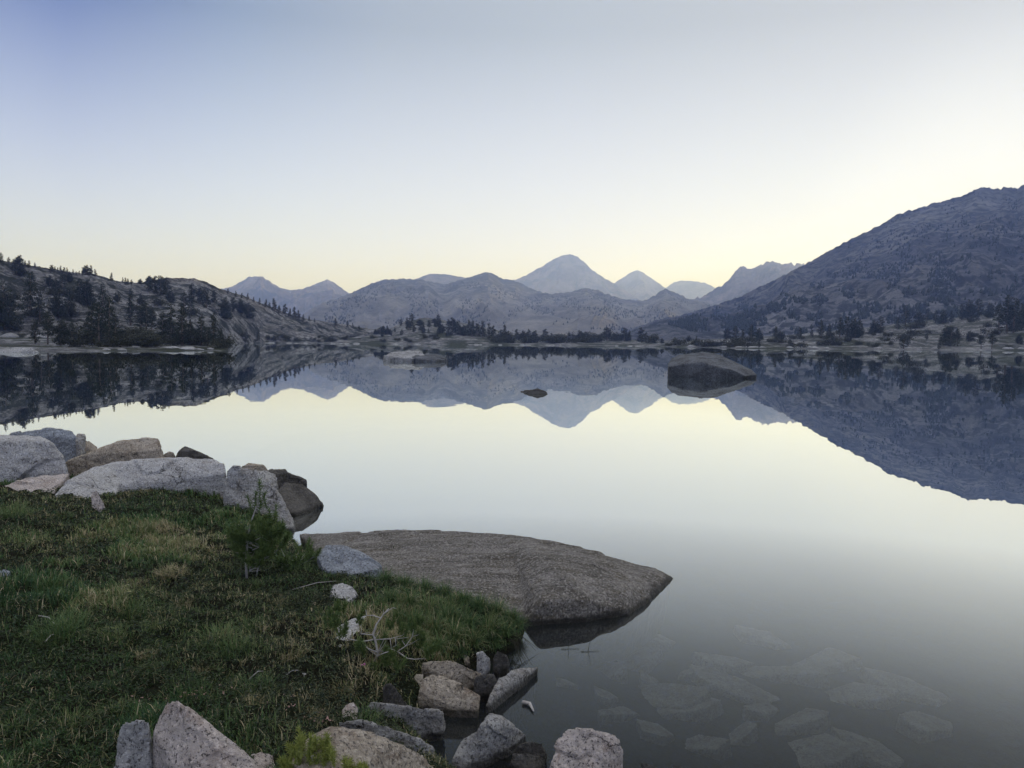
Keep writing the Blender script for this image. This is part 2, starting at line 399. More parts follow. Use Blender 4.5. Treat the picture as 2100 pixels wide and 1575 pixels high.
# ------------------------------------------------------------------ the far ground and the mountains
def interp(tbl, u):
    return np.interp(u, [a for a, _ in tbl], [b_ for _, b_ in tbl])
BVH = {}
HILLS = {}
def make_hill(name, label, crest, rc, r0, rback=1.5, p=1.2, amp=3.0, scale=40.0, du=1.6, rows=200, mat=None,
              zfoot=-1.5, rough=0.5, jag=0.0, ridged=True, kind='structure', ext=None, cw=1.0, seed=0.0, bench=0.0, gully=None):
    u0, u1 = crest[0][0], crest[-1][0]
    U = np.arange(u0, u1 + du, du)
    az = np.array([az_of(u) for u in U])
    cy = interp(crest, U)
    tc = np.array([tan_of(u, y) for u, y in zip(U, cy)])
    RC = interp(rc, U) if isinstance(rc, list) else np.full(len(U), float(rc))
    R0 = interp(r0, U) if isinstance(r0, list) else np.full(len(U), float(r0))
    ZC = 2 + tc * RC
    T = np.concatenate([np.linspace(0, 1, rows) ** 1.25, 1 + np.linspace(0, 1, max(12, rows // 8))[1:] * (rback - 1) / (1 - 0)])
    tf = T[:, None]
    r = np.where(tf <= 1, R0 + (RC - R0) * tf, RC * (1 + (tf - 1)))
    X = r * np.sin(az)[None]; Y = r * np.cos(az)[None]
    tt = np.clip(tf, 0, 1)
    prof = tt ** p * (1 - bench) + bench * sstep(0.45, 1.0, tt)
    Z = zfoot + (ZC - zfoot) * prof
    back = np.clip((tf - 1) / (rback - 1), 0, 1)
    Z = np.where(tf > 1, ZC + (zfoot - ZC) * back ** 1.1, Z)
    nz = fbm(X / scale + seed, Y / scale - seed, None, 7, rough, ridged) 
    nz2 = fbm(X / scale * 0.37 + 3.1 + seed, Y / scale * 0.37, None, 3, 0.5, False)
    env = np.minimum(1, tt * 5) * (1 - 0.55 * sstep(0.7, 1.0, tt))
    Z = Z + amp * (nz * 0.8 + nz2 * 0.9) * env
    if gully:
        wrp = 0.35 * fbm(X / scale * .8 + seed, Y / scale * .8, None, 3)
        ga = az[None] * np.mean(RC) / gully[0] + wrp
        Z = Z + gully[1] * (fbm(ga, tt * 0.8 + 0 * ga + seed, None, 4, 0.55, True) - .3) * np.minimum(1, tt * 3) * (1 - 0.6 * sstep(0.85, 1.0, tt))
    # keep the slope in front of the crest under the crest's own skyline
    j = jag * fbm(U / 7.0 + seed, U * 0 + seed, None, 4, 0.6)
    lim = 2 + r * (tc + j / F)[None] * np.where(tf <= 1, 1, 1)
    Z = np.where(Z > lim - 0.004 * r * (1 - tt), lim - 0.004 * r * (1 - tt), Z)
    k1 = np.argmin(np.abs(T - 1))
    Z[k1] = lim[k1]
    me = grid_mesh(name, X, Y, Z)
    o = link(name, me, mat)
    tag(o, label, None, None, kind)
    HILLS[name + label] = o
    q = BVHTree.FromPolygons([v.co.copy() for v in me.vertices], [tuple(pp.vertices) for pp in me.polygons]) if label.startswith('*') else None
    return o, (X, Y, Z)
def bvh_of(X, Y, Z):
    nr, nc = X.shape
    V = np.stack([X.ravel(), Y.ravel(), Z.ravel()], 1).tolist()
    i = np.arange(nr * nc).reshape(nr, nc)
    q = np.stack([i[:-1, :-1], i[:-1, 1:], i[1:, 1:], i[1:, :-1]], -1).reshape(-1, 4).tolist()
    return BVHTree.FromPolygons(V, q)

MH_NEAR = hill_mat('left_hill_rock', (0.34, 0.335, 0.34), (0.13, 0.128, 0.13), (0.030, 0.034, 0.026), 1.6, 0.48, 0.12, 0.4, streak=(0.4, 0.7, 0.3), zs=2.6)
MH_SHORE = hill_mat('shore_rock', (0.30, 0.30, 0.31), (0.12, 0.12, 0.122), (0.045, 0.05, 0.032), 1.0, 0.5, 0.05, 0.4)
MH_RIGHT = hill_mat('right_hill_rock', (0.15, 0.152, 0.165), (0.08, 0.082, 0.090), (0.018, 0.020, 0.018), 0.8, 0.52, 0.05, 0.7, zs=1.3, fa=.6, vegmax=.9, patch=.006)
MH_MID = hill_mat('mid_mountain_rock', (0.20, 0.19, 0.185), (0.13, 0.125, 0.12), (0.03, 0.034, 0.03), 0.35, 0.45, 0.022, 1.0, zs=1.3, fa=.4, hz=(40, 230, .12), vegmax=.75, patch=.005)
MH_SNOW = hill_mat('snow_streaked_rock', (0.26, 0.22, 0.20), (0.16, 0.14, 0.13), (0.09, 0.085, 0.08), 0.09, 0.40, 0.006, 5, zs=1.2, fa=.5, snow=.016)
MH_FAR = hill_mat('far_mountain_rock', (0.26, 0.22, 0.20), (0.16, 0.14, 0.13), (0.09, 0.085, 0.08), 0.09, 0.40, 0.006, 5, zs=1.2, fa=.5)

left_crest = [(-700, 500), (-300, 505), (0, 532), (45, 541), (110, 551), (150, 558), (200, 563), (245, 577), (290, 580), (320, 573), (345, 570), (400, 571), (425, 578),
              (450, 592), (500, 606), (540, 624), (600, 646), (640, 656), (700, 664), (760, 674), (830, 686), (900, 697)]
left_o, LH = make_hill('hill', 'rocky grey hillside with scattered conifers rising from the left shore', left_crest,
    [(-700, 300), (0, 330), (300, 400), (450, 440), (600, 520), (900, 640)], [(-700, 215), (300, 225), (400, 240), (440, 270), (480, 340), (540, 410), (900, 440)],
    1.45, 1.15, 3.2, 42.0, 1.5, 240, MH_NEAR, -0.8, 0.55, 1.5, gully=(40, 5), seed=2.0)
spit_crest = [(-700, 686), (-200, 687), (0, 691), (120, 693), (250, 694), (350, 696), (420, 698), (450, 701), (466, 705)]
spit_o, SPH = make_hill('shore_land', 'low rocky spit under the pines on the left shore', spit_crest, [(-700, 240), (300, 240), (430, 220), (466, 150)], [(-700, 108), (0, 113), (200, 117), (380, 119), (440, 122), (466, 138)],
    1.25, .75, 0.7, 14.0, 1.5, 90, MH_SHORE, -0.5, 0.55, 0.8, seed=3.0)
cent_crest = [(560, 701), (640, 697), (700, 690), (760, 682), (800, 674), (830, 660), (870, 651), (905, 656), (960, 664), (1010, 674), (1060, 689), (1150, 693), (1300, 697), (1420, 700), (1560, 704)]
cent_o, CH = make_hill('shore_land', 'low granite shore and wooded knoll across the lake at the centre', cent_crest,
    [(560, 560), (870, 560), (1560, 560)], [(560, 420), (800, 395), (1000, 400), (1300, 400), (1560, 380)], 1.3, 0.8, 0.9, 22.0, 1.5, 110, MH_SHORE, -0.5, 0.55, 1.5, seed=5.0)
right_crest = [(1260, 704), (1330, 701), (1400, 698), (1500, 694), (1600, 688), (1700, 679), (1800, 669), (1900, 657), (2000, 647), (2100, 636), (2500, 600), (2900, 590)]
right_o, RH = make_hill('shore_land', 'rocky bench with dark trees along the right shore', right_crest,
    [(1260, 560), (1500, 560), (2100, 640), (2900, 640)], [(1260, 400), (1400, 330), (1500, 285), (1700, 300), (2100, 345), (2500, 330), (2900, 320)], 1.3, 1.0, 2.0, 26.0, 1.5, 170, MH_SHORE, -0.5, 0.55, 1.0, seed=9.0)
big_crest = [(1180, 704), (1240, 690), (1290, 676), (1315, 668), (1345, 656), (1390, 648), (1450, 631), (1520, 607), (1570, 581), (1640, 546), (1700, 511), (1750, 485), (1800, 461), (1830, 441),
             (1900, 419), (1960, 403), (1985, 390), (2000, 385), (2040, 389), (2045, 384), (2075, 388), (2085, 380), (2100, 378), (2300, 365), (2600, 380), (3200, 450)]
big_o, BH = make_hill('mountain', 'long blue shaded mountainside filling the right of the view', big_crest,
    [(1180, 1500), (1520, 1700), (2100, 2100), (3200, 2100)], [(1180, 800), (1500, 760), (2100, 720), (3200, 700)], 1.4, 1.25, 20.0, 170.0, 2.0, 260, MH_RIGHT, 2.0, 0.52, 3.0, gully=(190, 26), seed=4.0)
mid_crest = [(520, 690), (580, 668), (625, 640), (660, 621), (710, 605), (760, 582), (790, 573), (830, 571), (860, 573), (890, 578), (910, 583), (950, 573), (980, 563), (1000, 557), (1015, 563), (1030, 572),
             (1060, 577), (1080, 587), (1100, 598), (1130, 602), (1165, 600), (1195, 591), (1215, 592), (1240, 603), (1290, 616), (1325, 616), (1345, 603), (1362, 591), (1385, 600), (1405, 611), (1430, 616), (1470, 625), (1600, 660), (1800, 690)]
mid_o, MHg = make_hill('mountain', 'blue grey middle range with pale rounded slopes behind the knoll', mid_crest, 3000, 950, 1.4, 1.5, 36.0, 420.0, 1.8, 220, MH_MID, 3.0, 0.52, 3.0, gully=(230, 34), seed=7.0)
dome_crest = [(940, 690), (1000, 672), (1050, 652), (1090, 646), (1120, 645), (1170, 655), (1230, 674), (1300, 690)]
make_hill('hill', 'pale bare dome in front of the middle range', dome_crest, 1900, 1200, 1.4, 0.8, 14.0, 160.0, 2.0, 80, MH_MID, 3.0, 0.52, 1.5, seed=8.0)
foot_crest = [(1240, 692), (1300, 676), (1335, 660), (1372, 652), (1410, 648), (1460, 655), (1520, 670), (1600, 690)]
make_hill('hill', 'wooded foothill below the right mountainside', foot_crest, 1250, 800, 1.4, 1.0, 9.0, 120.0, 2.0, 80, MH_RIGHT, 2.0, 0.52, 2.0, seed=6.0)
jag_crest = [(1380, 640), (1420, 614), (1450, 602), (1485, 580), (1505, 556), (1520, 545), (1535, 550), (1545, 545), (1560, 540), (1578, 536), (1600, 541), (1635, 541), (1660, 545), (1720, 560), (1850, 600)]
make_hill('mountain', 'grey jagged crest just left of the large blue mountainside', jag_crest, 4000, 3100, 1.3, 1.2, 90.0, 500.0, 1.6, 110, MH_FAR, 0.0, 0.55, 5.0, gully=(260, 60), seed=11.0)
dome2 = [(820, 590), (855, 571), (880, 561), (920, 563), (960, 571), (990, 582), (1040, 600)]
make_hill('mountain', 'low rounded far summit behind the middle range', dome2, 4300, 3400, 1.3, 1.2, 30.0, 400.0, 2.0, 60, MH_FAR, 0.0, 0.5, 1.0, seed=12.0)
e_crest = [(380, 640), (430, 602), (455, 592), (468, 591), (485, 584), (500, 575), (512, 567), (540, 567), (556, 578), (575, 590), (597, 595), (625, 591), (650, 582), (672, 573), (680, 576), (700, 590), (715, 600), (745, 618), (800, 650)]
make_hill('mountain', 'twin far peaks above the left hillside', e_crest, 5000, 3500, 1.3, 1.25, 130.0, 520.0, 1.6, 120, MH_SNOW, 0.0, 0.5, 2.5, gully=(330, 80), seed=13.0)
g_crest = [(960, 610), (1045, 577), (1075, 566), (1105, 549), (1130, 533), (1150, 523), (1165, 521), (1180, 526), (1195, 537), (1215, 556), (1240, 572), (1265, 585), (1300, 608), (1340, 630)]
make_hill('mountain', 'tallest far peak with thin snow streaks at the centre', g_crest, 5500, 4000, 1.3, 1.2, 150.0, 560.0, 1.4, 130, MH_SNOW, 0.0, 0.5, 2.0, gully=(330, 90), seed=14.0)
h_crest = [(1210, 625), (1250, 586), (1280, 566), (1295, 556), (1305, 553), (1318, 560), (1345, 578), (1365, 592), (1420, 620)]
make_hill('mountain', 'pale pointed far peak right of the tallest', h_crest, 6600, 5200, 1.25, 1.1, 130.0, 700.0, 1.6, 70, MH_FAR, 0.0, 0.5, 1.5, gully=(400, 80), seed=15.0)
i_crest = [(1330, 620), (1365, 590), (1380, 578), (1395, 575), (1420, 577), (1445, 580), (1462, 590), (1520, 620)]
make_hill('mountain', 'faintest far summit ridge on the skyline', i_crest, 7700, 6600, 1.2, 1.0, 90.0, 700.0, 1.6, 60, MH_FAR, 0.0, 0.5, 2.5, seed=16.0)

# base ground sheet (below everything) to the horizon, and the lake
def plane(name, x0, x1, y0, y1, z, mat, kind='structure', label=None):
    me = mesh_np(name, [(x0, y0, z), (x1, y0, z), (x1, y1, z), (x0, y1, z)], [(0, 1, 2, 3)], False)
    o = link(name, me, mat); tag(o, label, None, None, kind); return o
plane('ground', -24000, 24000, -4000, 26000, -6.0, M_BED)
def valley():
    # land behind the lake shore, just above the water
    X, Y = np.meshgrid(np.linspace(-2600, 3200, 220), np.linspace(540, 4200, 160))
    Z = 1.0 + 2.0 * fbm(X / 120, Y / 120) + sstep(540, 640, Y) * 2 - (1 - sstep(540, 600, Y)) * 5
    o = link('terrain', grid_mesh('terrain', X, Y, Z), MH_SHORE); tag(o, 'valley floor behind the lake', None, None, 'structure')
valley()
plane('water', -1500, 1500, -60, 700, 0.0, M_WATER, label='still mirror like alpine lake')

# ------------------------------------------------------------------ the near bank
SHORE = [PZ(*q, 0.0).xy for q in [(-900, 985), (-300, 985), (0, 990), (300, 1000), (430, 1010), (520, 1055), (590, 1092), (625, 1140), (700, 1180), (800, 1222), (900, 1246), (1000, 1262), (1078, 1290),
         (1066, 1325), (1020, 1350), (960, 1378), (890, 1430), (850, 1490), (880, 1545), (960, 1610), (1100, 1750), (1180, 2000)]]
SHORE = SHORE + [Vector((1.5, 1.0)), Vector((2.5, -4.0)), Vector((-16, -4.0)), Vector((-16, 10.5))]
SP = np.array([[p_.x, p_.y] for p_ in SHORE])
def signed(x, y):
    x = np.asarray(x, float); y = np.asarray(y, float)
    dmin = np.full(x.shape, 1e9); inside = np.zeros(x.shape, bool)
    for i in range(len(SP)):
        ax, ay = SP[i]; bx, by = SP[(i + 1) % len(SP)]
        dx, dy = bx - ax, by - ay
        t = np.clip(((x - ax) * dx + (y - ay) * dy) / (dx * dx + dy * dy), 0, 1)
        dmin = np.minimum(dmin, np.hypot(x - ax - t * dx, y - ay - t * dy))
        cond = ((ay > y) != (by > y)) & (x < (bx - ax) * (y - ay) / (by - ay + 1e-12) + ax)
        inside ^= cond
    return np.where(inside, dmin, -dmin)
def bank_z(x, y):
    s = signed(x, y)
    x = np.asarray(x, float); y = np.asarray(y, float)
    up = 0.27 * (1 - np.exp(-np.maximum(s, 0) / 0.20)) + 0.20 * sstep(0.1, 3.2, s)
    hum = 0.045 * fbm(x * 1.6, y * 1.6, None, 3) + 0.042 * fbm(x * 6, y * 6, None, 3) + 0.018 * fbm(x * 17, y * 17, None, 2)
    dn = -0.42 * (1 - np.exp(np.minimum(s, 0) / 0.35)) + 0.13 * np.minimum(s, 0)
    return np.where(s > 0, up + hum * np.clip(s / 0.3, 0, 1), np.maximum(dn, -5.0) + 0.03 * fbm(x * 2, y * 2, None, 3) * np.clip(-s, 0, 1))
xs = np.concatenate([np.linspace(-16, -8, 60)[:-1], np.linspace(-8, 3, 620), np.linspace(3, 30, 60)[1:]])
ys = np.concatenate([np.linspace(-5, 1, 40)[:-1], np.linspace(1, 11, 560), np.linspace(11, 60, 60)[1:]])
X, Y = np.meshgrid(xs, ys)
Z = bank_z(X, Y)
bank = link('ground', grid_mesh('ground', X, Y, Z), M_SOIL); tag(bank, 'peaty grassy bank and shelving lake bed', None, None, 'structure')
def at_ground(px, py):
    d = ray(px, py); t0, t1 = 0.5, 40.0
    t = 0.5
    ts = np.linspace(1.0, 14, 400)
    xs_ = EYE.x + d.x * ts; ys_ = EYE.y + d.y * ts; zs_ = EYE.z + d.z * ts
    g_ = np.maximum(bank_z(xs_, ys_), 0.0)
    k = np.argmax(zs_ < g_)
    if not (zs_ < g_).any(): return PZ(px, py, 0)
    return EYE + d * ts[k]

# ------------------------------------------------------------------ rocks
FOOT = []     # footprints, so that no grass grows through the rocks
def hull_bm(pts):
    bm = bmesh.new()
    for p_ in pts: bm.verts.new(p_)
    res = bmesh.ops.convex_hull(bm, input=bm.verts)
    junk = [g_ for g_ in res['geom_interior'] + res['geom_unused'] if isinstance(g_, bmesh.types.BMVert)]
    bmesh.ops.delete(bm, geom=list(set(junk)), context='VERTS')
    return bm
DG = []
def rock(name, label, groups, mat, zb=-0.1, back=0.0, grow=0.02, vox=None, rough=1.0, group=None, cat='rock', smooth=1, seed=None, foot=True, chops=1, parent=None, frac=.022):
    """groups: list of lists of (px, py, z) or (px, py, None, dist): the rock's upper corners; every list is one convex lump"""
    rs = random.Random(seed if seed is not None else hash(str(groups)) & 0xffff)
    if not isinstance(groups[0], list): groups = [groups]
    allp = []; bms = []
    for gi, g_ in enumerate(groups):
        P = []
        for q in g_:
            p_ = q[1].copy() if q[0] == 'w' else (PD(q[0], q[1], q[3]) if len(q) == 4 else PZ(*q))
            P.append(p_)
        c = sum(P, Vector()) / len(P)
        pts = list(P)
        for p_ in P:
            o_ = (p_ - c); o_.z = 0
            pts.append(Vector((p_.x + o_.x * grow, p_.y + o_.y * grow, zb)))
            if back:
                dv = Vector((p_.x, p_.y, 0)).normalized() * back
                pts.append(Vector((p_.x + dv.x, p_.y + dv.y, zb)))
                pts.append(Vector((p_.x + dv.x * 0.8, p_.y + dv.y * 0.8, zb + (p_.z - zb) * 0.72)))
        bm = hull_bm(pts)
        cc = sum((v.co for v in bm.verts), Vector()) / len(bm.verts)
        for _ in range(chops):
            d_ = Vector((rs.gauss(0, 1), rs.gauss(0, 1), rs.gauss(0.1, 0.7))).normalized()
            s_ = max((v.co - cc).dot(d_) for v in bm.verts)
            bmesh.ops.bisect_plane(bm, geom=bm.verts[:] + bm.edges[:] + bm.faces[:], plane_co=cc + d_ * s_ * rs.uniform(0.86, 0.96), plane_no=d_, clear_outer=True)
            pts2 = [v.co.copy() for v in bm.verts]; bm.free(); bm = hull_bm(pts2)
        bms.append(bm)
        if foot:
            FOOT.append(np.array([[v.co.x, v.co.y] for v in bm.verts]))
    full = bmesh.new()
    for bm in bms:
        tmp = bpy.data.meshes.new('tmp'); bm.to_mesh(tmp); full.from_mesh(tmp); bpy.data.meshes.remove(tmp); bm.free()
    co = np.array([v.co[:] for v in full.verts]); lo, hi = co.min(0), co.max(0); dim = hi - lo
    org = Vector(((lo[0] + hi[0]) / 2, (lo[1] + hi[1]) / 2, max(lo[2], 0)))
    bmesh.ops.translate(full, verts=full.verts, vec=-org)
    me = bpy.data.meshes.new('tmp'); full.to_mesh(me); full.free()
    size = float(max(dim)); v_ = vox or size / 85
    ob = bpy.data.objects.new('tmp', me); COL.objects.link(ob)
    rm = ob.modifiers.new('r', 'REMESH'); rm.mode = 'VOXEL'; rm.voxel_size = v_
    sm = ob.modifiers.new('s', 'SMOOTH'); sm.factor = 0.5; sm.iterations = smooth
    dg = bpy.context.evaluated_depsgraph_get()
    m2 = bpy.data.meshes.new_from_object(ob.evaluated_get(dg))
    bpy.data.objects.remove(ob); bpy.data.meshes.remove(me)
    k = len(m2.vertices); co = np.empty(k * 3); m2.vertices.foreach_get('co', co); co = co.reshape(-1, 3)
    nn = np.empty(k * 3); m2.vertices.foreach_get('normal', nn); nn = nn.reshape(-1, 3)
    mid = float(np.sort(dim)[1]); s0 = rs.uniform(0, 90)
    q = co / mid
    d1 = fbm(q[:, 0] * 1.7 + s0, q[:, 1] * 1.7, q[:, 2] * 2.2, 3)
    lay = fbm(q[:, 0] * 1.2 + s0, q[:, 1] * 1.2 + 4, q[:, 2] * 9 + q[:, 0] * 2.0, 3)
    d2 = fbm(q[:, 0] * 7 + s0, q[:, 1] * 7, q[:, 2] * 7, 4, 0.6, True)
    step = np.tanh(lay * 6) * 0.5
    rn_ = np.random.default_rng(abs(hash(str(seed))) % 9999 if not isinstance(seed, int) else seed + 500)
    kk = 16; cs = rn_.uniform(co.min(0), co.max(0), (kk, 3)); wq = co + 0.05 * mid * np.stack([fbm(q[:, 0] * 3, q[:, 1] * 3 + 7, q[:, 2] * 3, 2), fbm(q[:, 0] * 3 + 9, q[:, 1] * 3, q[:, 2] * 3, 2), d1], 1)
    dd = ((wq[:, None, :] * np.array([1, 1, 1.5]) - cs[None] * np.array([1, 1, 1.5])) ** 2).sum(2); ci = dd.argmin(1)
    tl = rn_.normal(0, 1, (kk, 3)); cell = rn_.uniform(-1, 1, kk)[ci] * .7 + ((co - cs[ci]) / mid * tl[ci]).sum(1) * .9
    co = co + nn * (mid * rough * frac * np.clip(cell, -1.2, 1.2))[:, None]
    co = co + nn * (mid * rough * (0.036 * d1 + 0.006 * step + 0.016 * d2))[:, None]
    m2.vertices.foreach_set('co', co.ravel())
    m2.polygons.foreach_set('use_smooth', [True] * len(m2.polygons)); m2.update()
    m2.name = name; m2.materials.clear(); m2.materials.append(mat)
    o = link(name, m2, None, parent, org)
    if parent is None: tag(o, label, cat, group)
    return o

def stone(name, label, outline, mat, thick=.5, tilt=0.9, group=None, seed=1, **kw):
    """a stone sitting on the bank: outline in pixels; its lowest pixel touches the ground there"""
    by = max(p_[1] for p_ in outline); cx = sum(p_[0] for p_ in outline) / len(outline)
    g_ = at_ground(cx, by); r0 = math.hypot(g_.x, g_.y)
    wpx = max(p_[0] for p_ in outline) - min(p_[0] for p_ in outline)
    pts = [(p_[0], p_[1], None, r0 + (by - p_[1]) * tilt * r0 / F) for p_ in outline]
    rock(name, label, pts, mat, float(g_.z) - .06, thick * wpx * r0 / F, grow=0.0, group=group, seed=seed, **kw)
SH = 'boulders piled on the near left shore'
rock('boulder', 'pale blocky boulder with a bright right face at the far left of the bank', [(-90, 905, .85), (-40, 895, .88), (20, 889, .90), (80, 893, .88), (100, 905, .84), (128, 930, .70), (137, 958, .56), (60, 982, .38), (0, 1000, .33), (-80, 1010, .3), (132, 972, .40)], M_PALE, .1, .6, group=SH, seed=3)
rock('boulder', 'bluish boulder behind the pale blocky one at the far left', [(15, 891, .76), (55, 883, .80), (110, 877, .84), (150, 884, .80), (161, 898, .72), (158, 925, .52), (100, 930, .5), (140, 932, .48)], M_BLUE, .0, .5, group=SH, seed=5)
rock('rock', 'small dark block perched against the bluish boulder', [(158, 889, .76), (173, 891, .75), (174, 899, .70), (165, 908, .66), (156, 905, .68)], M_GREY, .3, .2, group=SH, seed=6)
rock('rock', 'brown wedge between bluish boulder and long tan block', [(157, 907, .66), (172, 900, .68), (200, 914, .58), (195, 928, .5), (157, 930, .5)], M_TAN, .0, .3, group=SH, seed=7)
rock('boulder', 'long tan block with a square right end on the far left shore', [(138, 945, .54), (165, 934, .60), (240, 905, .73), (280, 896, .79), (325, 897, .78), (333, 922, .64), (328, 938, .54), (270, 946, .48), (200, 955, .43), (145, 970, .36)], M_TAN, .1, .5, group=SH, seed=8, smooth=3)
rock('rock', 'small rounded brown rock beside the long tan block', [(330, 933, .56), (343, 925, .6), (355, 928, .58), (362, 940, .5), (335, 945, .48)], M_TAN, .1, .3, group=SH, seed=9)
rock('rock', 'dark pointed rock on the skyline of the left shore', [(379, 915, .66), (366, 924, .62), (361, 942, .5), (398, 924, .62), (420, 933, .54), (436, 943, .48), (400, 946, .48)], M_DARK, .1, .4, group=SH, seed=10)
rock('rock', 'thin tan rock lying on the back of the long pale slab', [(305, 944, .60), (325, 938, .62), (348, 938, .62), (352, 948, .56), (310, 950, .56)], M_TAN, .3, .15, group=SH, seed=11)
rock('boulder', 'long pale whaleback slab crossing behind the grass on the left', [[(200, 957, .58), (240, 944, .62), (300, 945, .63), (380, 943, .63), (440, 940, .64), (460, 950, .60), (464, 970, .50), (450, 985, .42), (330, 990, .40), (240, 1000, .38)],
     [(105, 1012, .44), (140, 987, .52), (200, 957, .58), (260, 950, .58), (240, 1010, .36), (200, 1035, .30), (110, 1045, .30), (100, 1026, .38)]], M_PALE, .0, .3, group=SH, seed=12, vox=.022, rough=.6)
rock('rock', 'low ledge of pale rock below the blocky boulder at left edge', [(-80, 1015, .42), (0, 1004, .44), (90, 976, .50), (145, 968, .52), (130, 988, .44), (95, 1025, .36), (40, 1035, .32), (-80, 1045, .28)], M_PINK, .0, .2, group=SH, seed=13)
stone('rock', 'small upright pinkish stone standing in the grass', [(188, 1015), (192, 1009), (199, 1007), (206, 1020), (218, 1044), (203, 1052), (190, 1038)], M_PINK, .3, .3, seed=14)
rock('boulder', 'large grey boulder sloping right behind the pine sapling', [(457, 985, .50), (470, 964, .60), (495, 957, .64), (540, 972, .56), (570, 1010, .38), (590, 1050, .18), (603, 1086, .02), (560, 1075, .08), (490, 1035, .26), (458, 1010, .38)], M_GREY, -.1, .4, group=SH, seed=15)
rock('rock', 'small white wedge resting on top of the large grey boulder', [(466, 966, .60), (478, 955, .66), (492, 955, .66), (500, 968, .58), (480, 972, .55)], M_PALE, .3, .1, group=SH, seed=16)
rock('boulder', 'dark wet boulder half in the water at the end of the left pile', [(568, 1000, .28), (585, 988, .32), (620, 993, .28), (650, 1018, .14), (663, 1036, .02), (640, 1050, .0), (610, 1058, .0), (590, 1050, .05)], M_DARK, -.3, .2, group=SH, seed=17)
rock('rock', 'grey rock wedged behind the large sloping boulder', [(520, 968, .46), (545, 964, .46), (566, 972, .40), (570, 995, .30), (540, 1000, .30)], M_GREY, -.1, .3, group=SH, seed=18)
rock('rock', 'brown lichen covered rock on the skyline beyond the large boulder', [(495, 954, .45), (510, 949, .46), (540, 955, .42), (550, 966, .34), (500, 972, .33)], M_TAN, -.1, .4, group=SH, seed=19)
rock('rock', 'thin dark flake of rock pointing out over the water', [[(548, 968, .24), (555, 963, .26), (585, 963, .24), (590, 972, .18), (560, 984, .14)], [(580, 966, .22), (600, 976, .14), (628, 985, .075), (622, 988, .06), (590, 984, .08)]], M_DARK, -.1, .2, group=SH, seed=20, chops=1)
rock('boulder', 'broad smooth brown slab running out into the water', [[(612, 1093, .10), (700, 1098, .15), (760, 1094, .20), (850, 1090, .24), (950, 1090, .26), (1030, 1096, .27), (1110, 1109, .26), (1220, 1139, .20), (1220, 1270, .0), (1100, 1276, .02), (900, 1240, .12), (700, 1180, .15)],
     [(1030, 1096, .27), (1110, 1109, .26), (1220, 1139, .20), (1290, 1159, .13), (1345, 1166, .08), (1380, 1184, .01), (1352, 1215, .0), (1290, 1256, .02), (1200, 1277, .0), (1080, 1275, .03), (1150, 1180, .27), (1285, 1214, .12), (1205, 1228, .17), (1110, 1230, .18), (1338, 1198, .07)]], M_SLAB, -.35, .0, grow=-.09, group=None, seed=21, vox=.018, rough=.5, chops=0, smooth=4, frac=.012)
stone('rock', 'grey blue rock between the pine sapling and the broad slab', [(652, 1145), (668, 1119), (700, 1118), (740, 1134), (780, 1166), (720, 1178), (662, 1168)], M_BLUE, .4, 1.2, seed=22)
stone('rock', 'small pale stone sunk in turf below the grey blue rock', [(677, 1210), (685, 1200), (702, 1195), (722, 1205), (734, 1221), (715, 1237), (688, 1234)], M_PALE, .4, 1.6, seed=23)
stone('rock', 'pale flat stone behind the bare grey branches', [(688, 1290), (722, 1268), (752, 1263), (745, 1292), (715, 1312), (690, 1332)], M_PALE, .2, 2.2, seed=24)
W = 'loose rocks along the near waterline'
rock('rock', 'flat brownish rock below the sedge and above the tilted block', [(868, 1360, .17), (915, 1355, .19), (945, 1361, .18), (986, 1380, .12), (974, 1392, .08), (920, 1390, .11), (885, 1376, .14)], M_TAN, -.1, .05, group=W, grow=-.12, seed=25)
rock('rock', 'tilted tan block with a flat speckled top facing the camera', [(887, 1382, .17), (868, 1393, .16), (858, 1418, .115), (950, 1404, .15), (982, 1426, .11), (979, 1453, .05), (925, 1448, .06)], M_TAN, -.15, .03, group=W, grow=-.12, seed=26, smooth=1, chops=0)
rock('rock', 'long dark slab with a lilac top at the water edge', [(762, 1438, .21), (749, 1456, .17), (754, 1476, .09), (860, 1452, .18), (908, 1459, .15), (912, 1478, .09), (904, 1500, .015), (800, 1488, .05)], M_GREY, -.2, .0, group=W, grow=-.12, seed=27, smooth=1, chops=0)
rock('rock', 'pointed grey slab with its tip in the lake', [(1103, 1369, .04), (1050, 1374, .10), (1022, 1392, .11), (1018, 1412, .09), (997, 1448, .04), (1012, 1455, .0), (1050, 1425, .0), (1090, 1392, .0)], M_GREY, -.2, .0, group=W, grow=-.12, seed=28, smooth=2, chops=1)
rock('rock', 'small dark rock left of the pointed slab', [(972, 1388, .15), (990, 1381, .16), (1012, 1383, .15), (1022, 1400, .08), (1005, 1414, .02), (972, 1408, .06)], M_DARK, -.2, .0, group=W, grow=-.12, seed=29)
rock('rock', 'small pale wedge under the overhanging sedge', [(977, 1334, .19), (990, 1335, .19), (1004, 1350, .12), (1006, 1362, .06), (980, 1362, .08)], M_PALE, -.1, .0, group=W, grow=-.12, seed=30)
rock('rock', 'round dark rock under the right end of the sedge', [(1012, 1345, .14), (1020, 1332, .18), (1040, 1342, .13), (1046, 1360, .05), (1040, 1380, .0), (1010, 1375, .03)], M_DARK, -.2, .0, group=W, grow=-.12, seed=31)
stone('rock', 'small brown rock peeping out of sedge beside the pale wedge', [(936, 1348), (948, 1340), (962, 1346), (964, 1362), (938, 1364)], M_TAN, .5, .8, group=W, seed=32)
rock('rock', 'dark thin plate leaning in the gap above the long slab', [(800, 1402, .27), (815, 1415, .22), (838, 1448, .08), (815, 1450, .06), (785, 1435, .12), (785, 1405, .25)], M_DARK, -.1, .0, group=W, grow=-.12, seed=33)
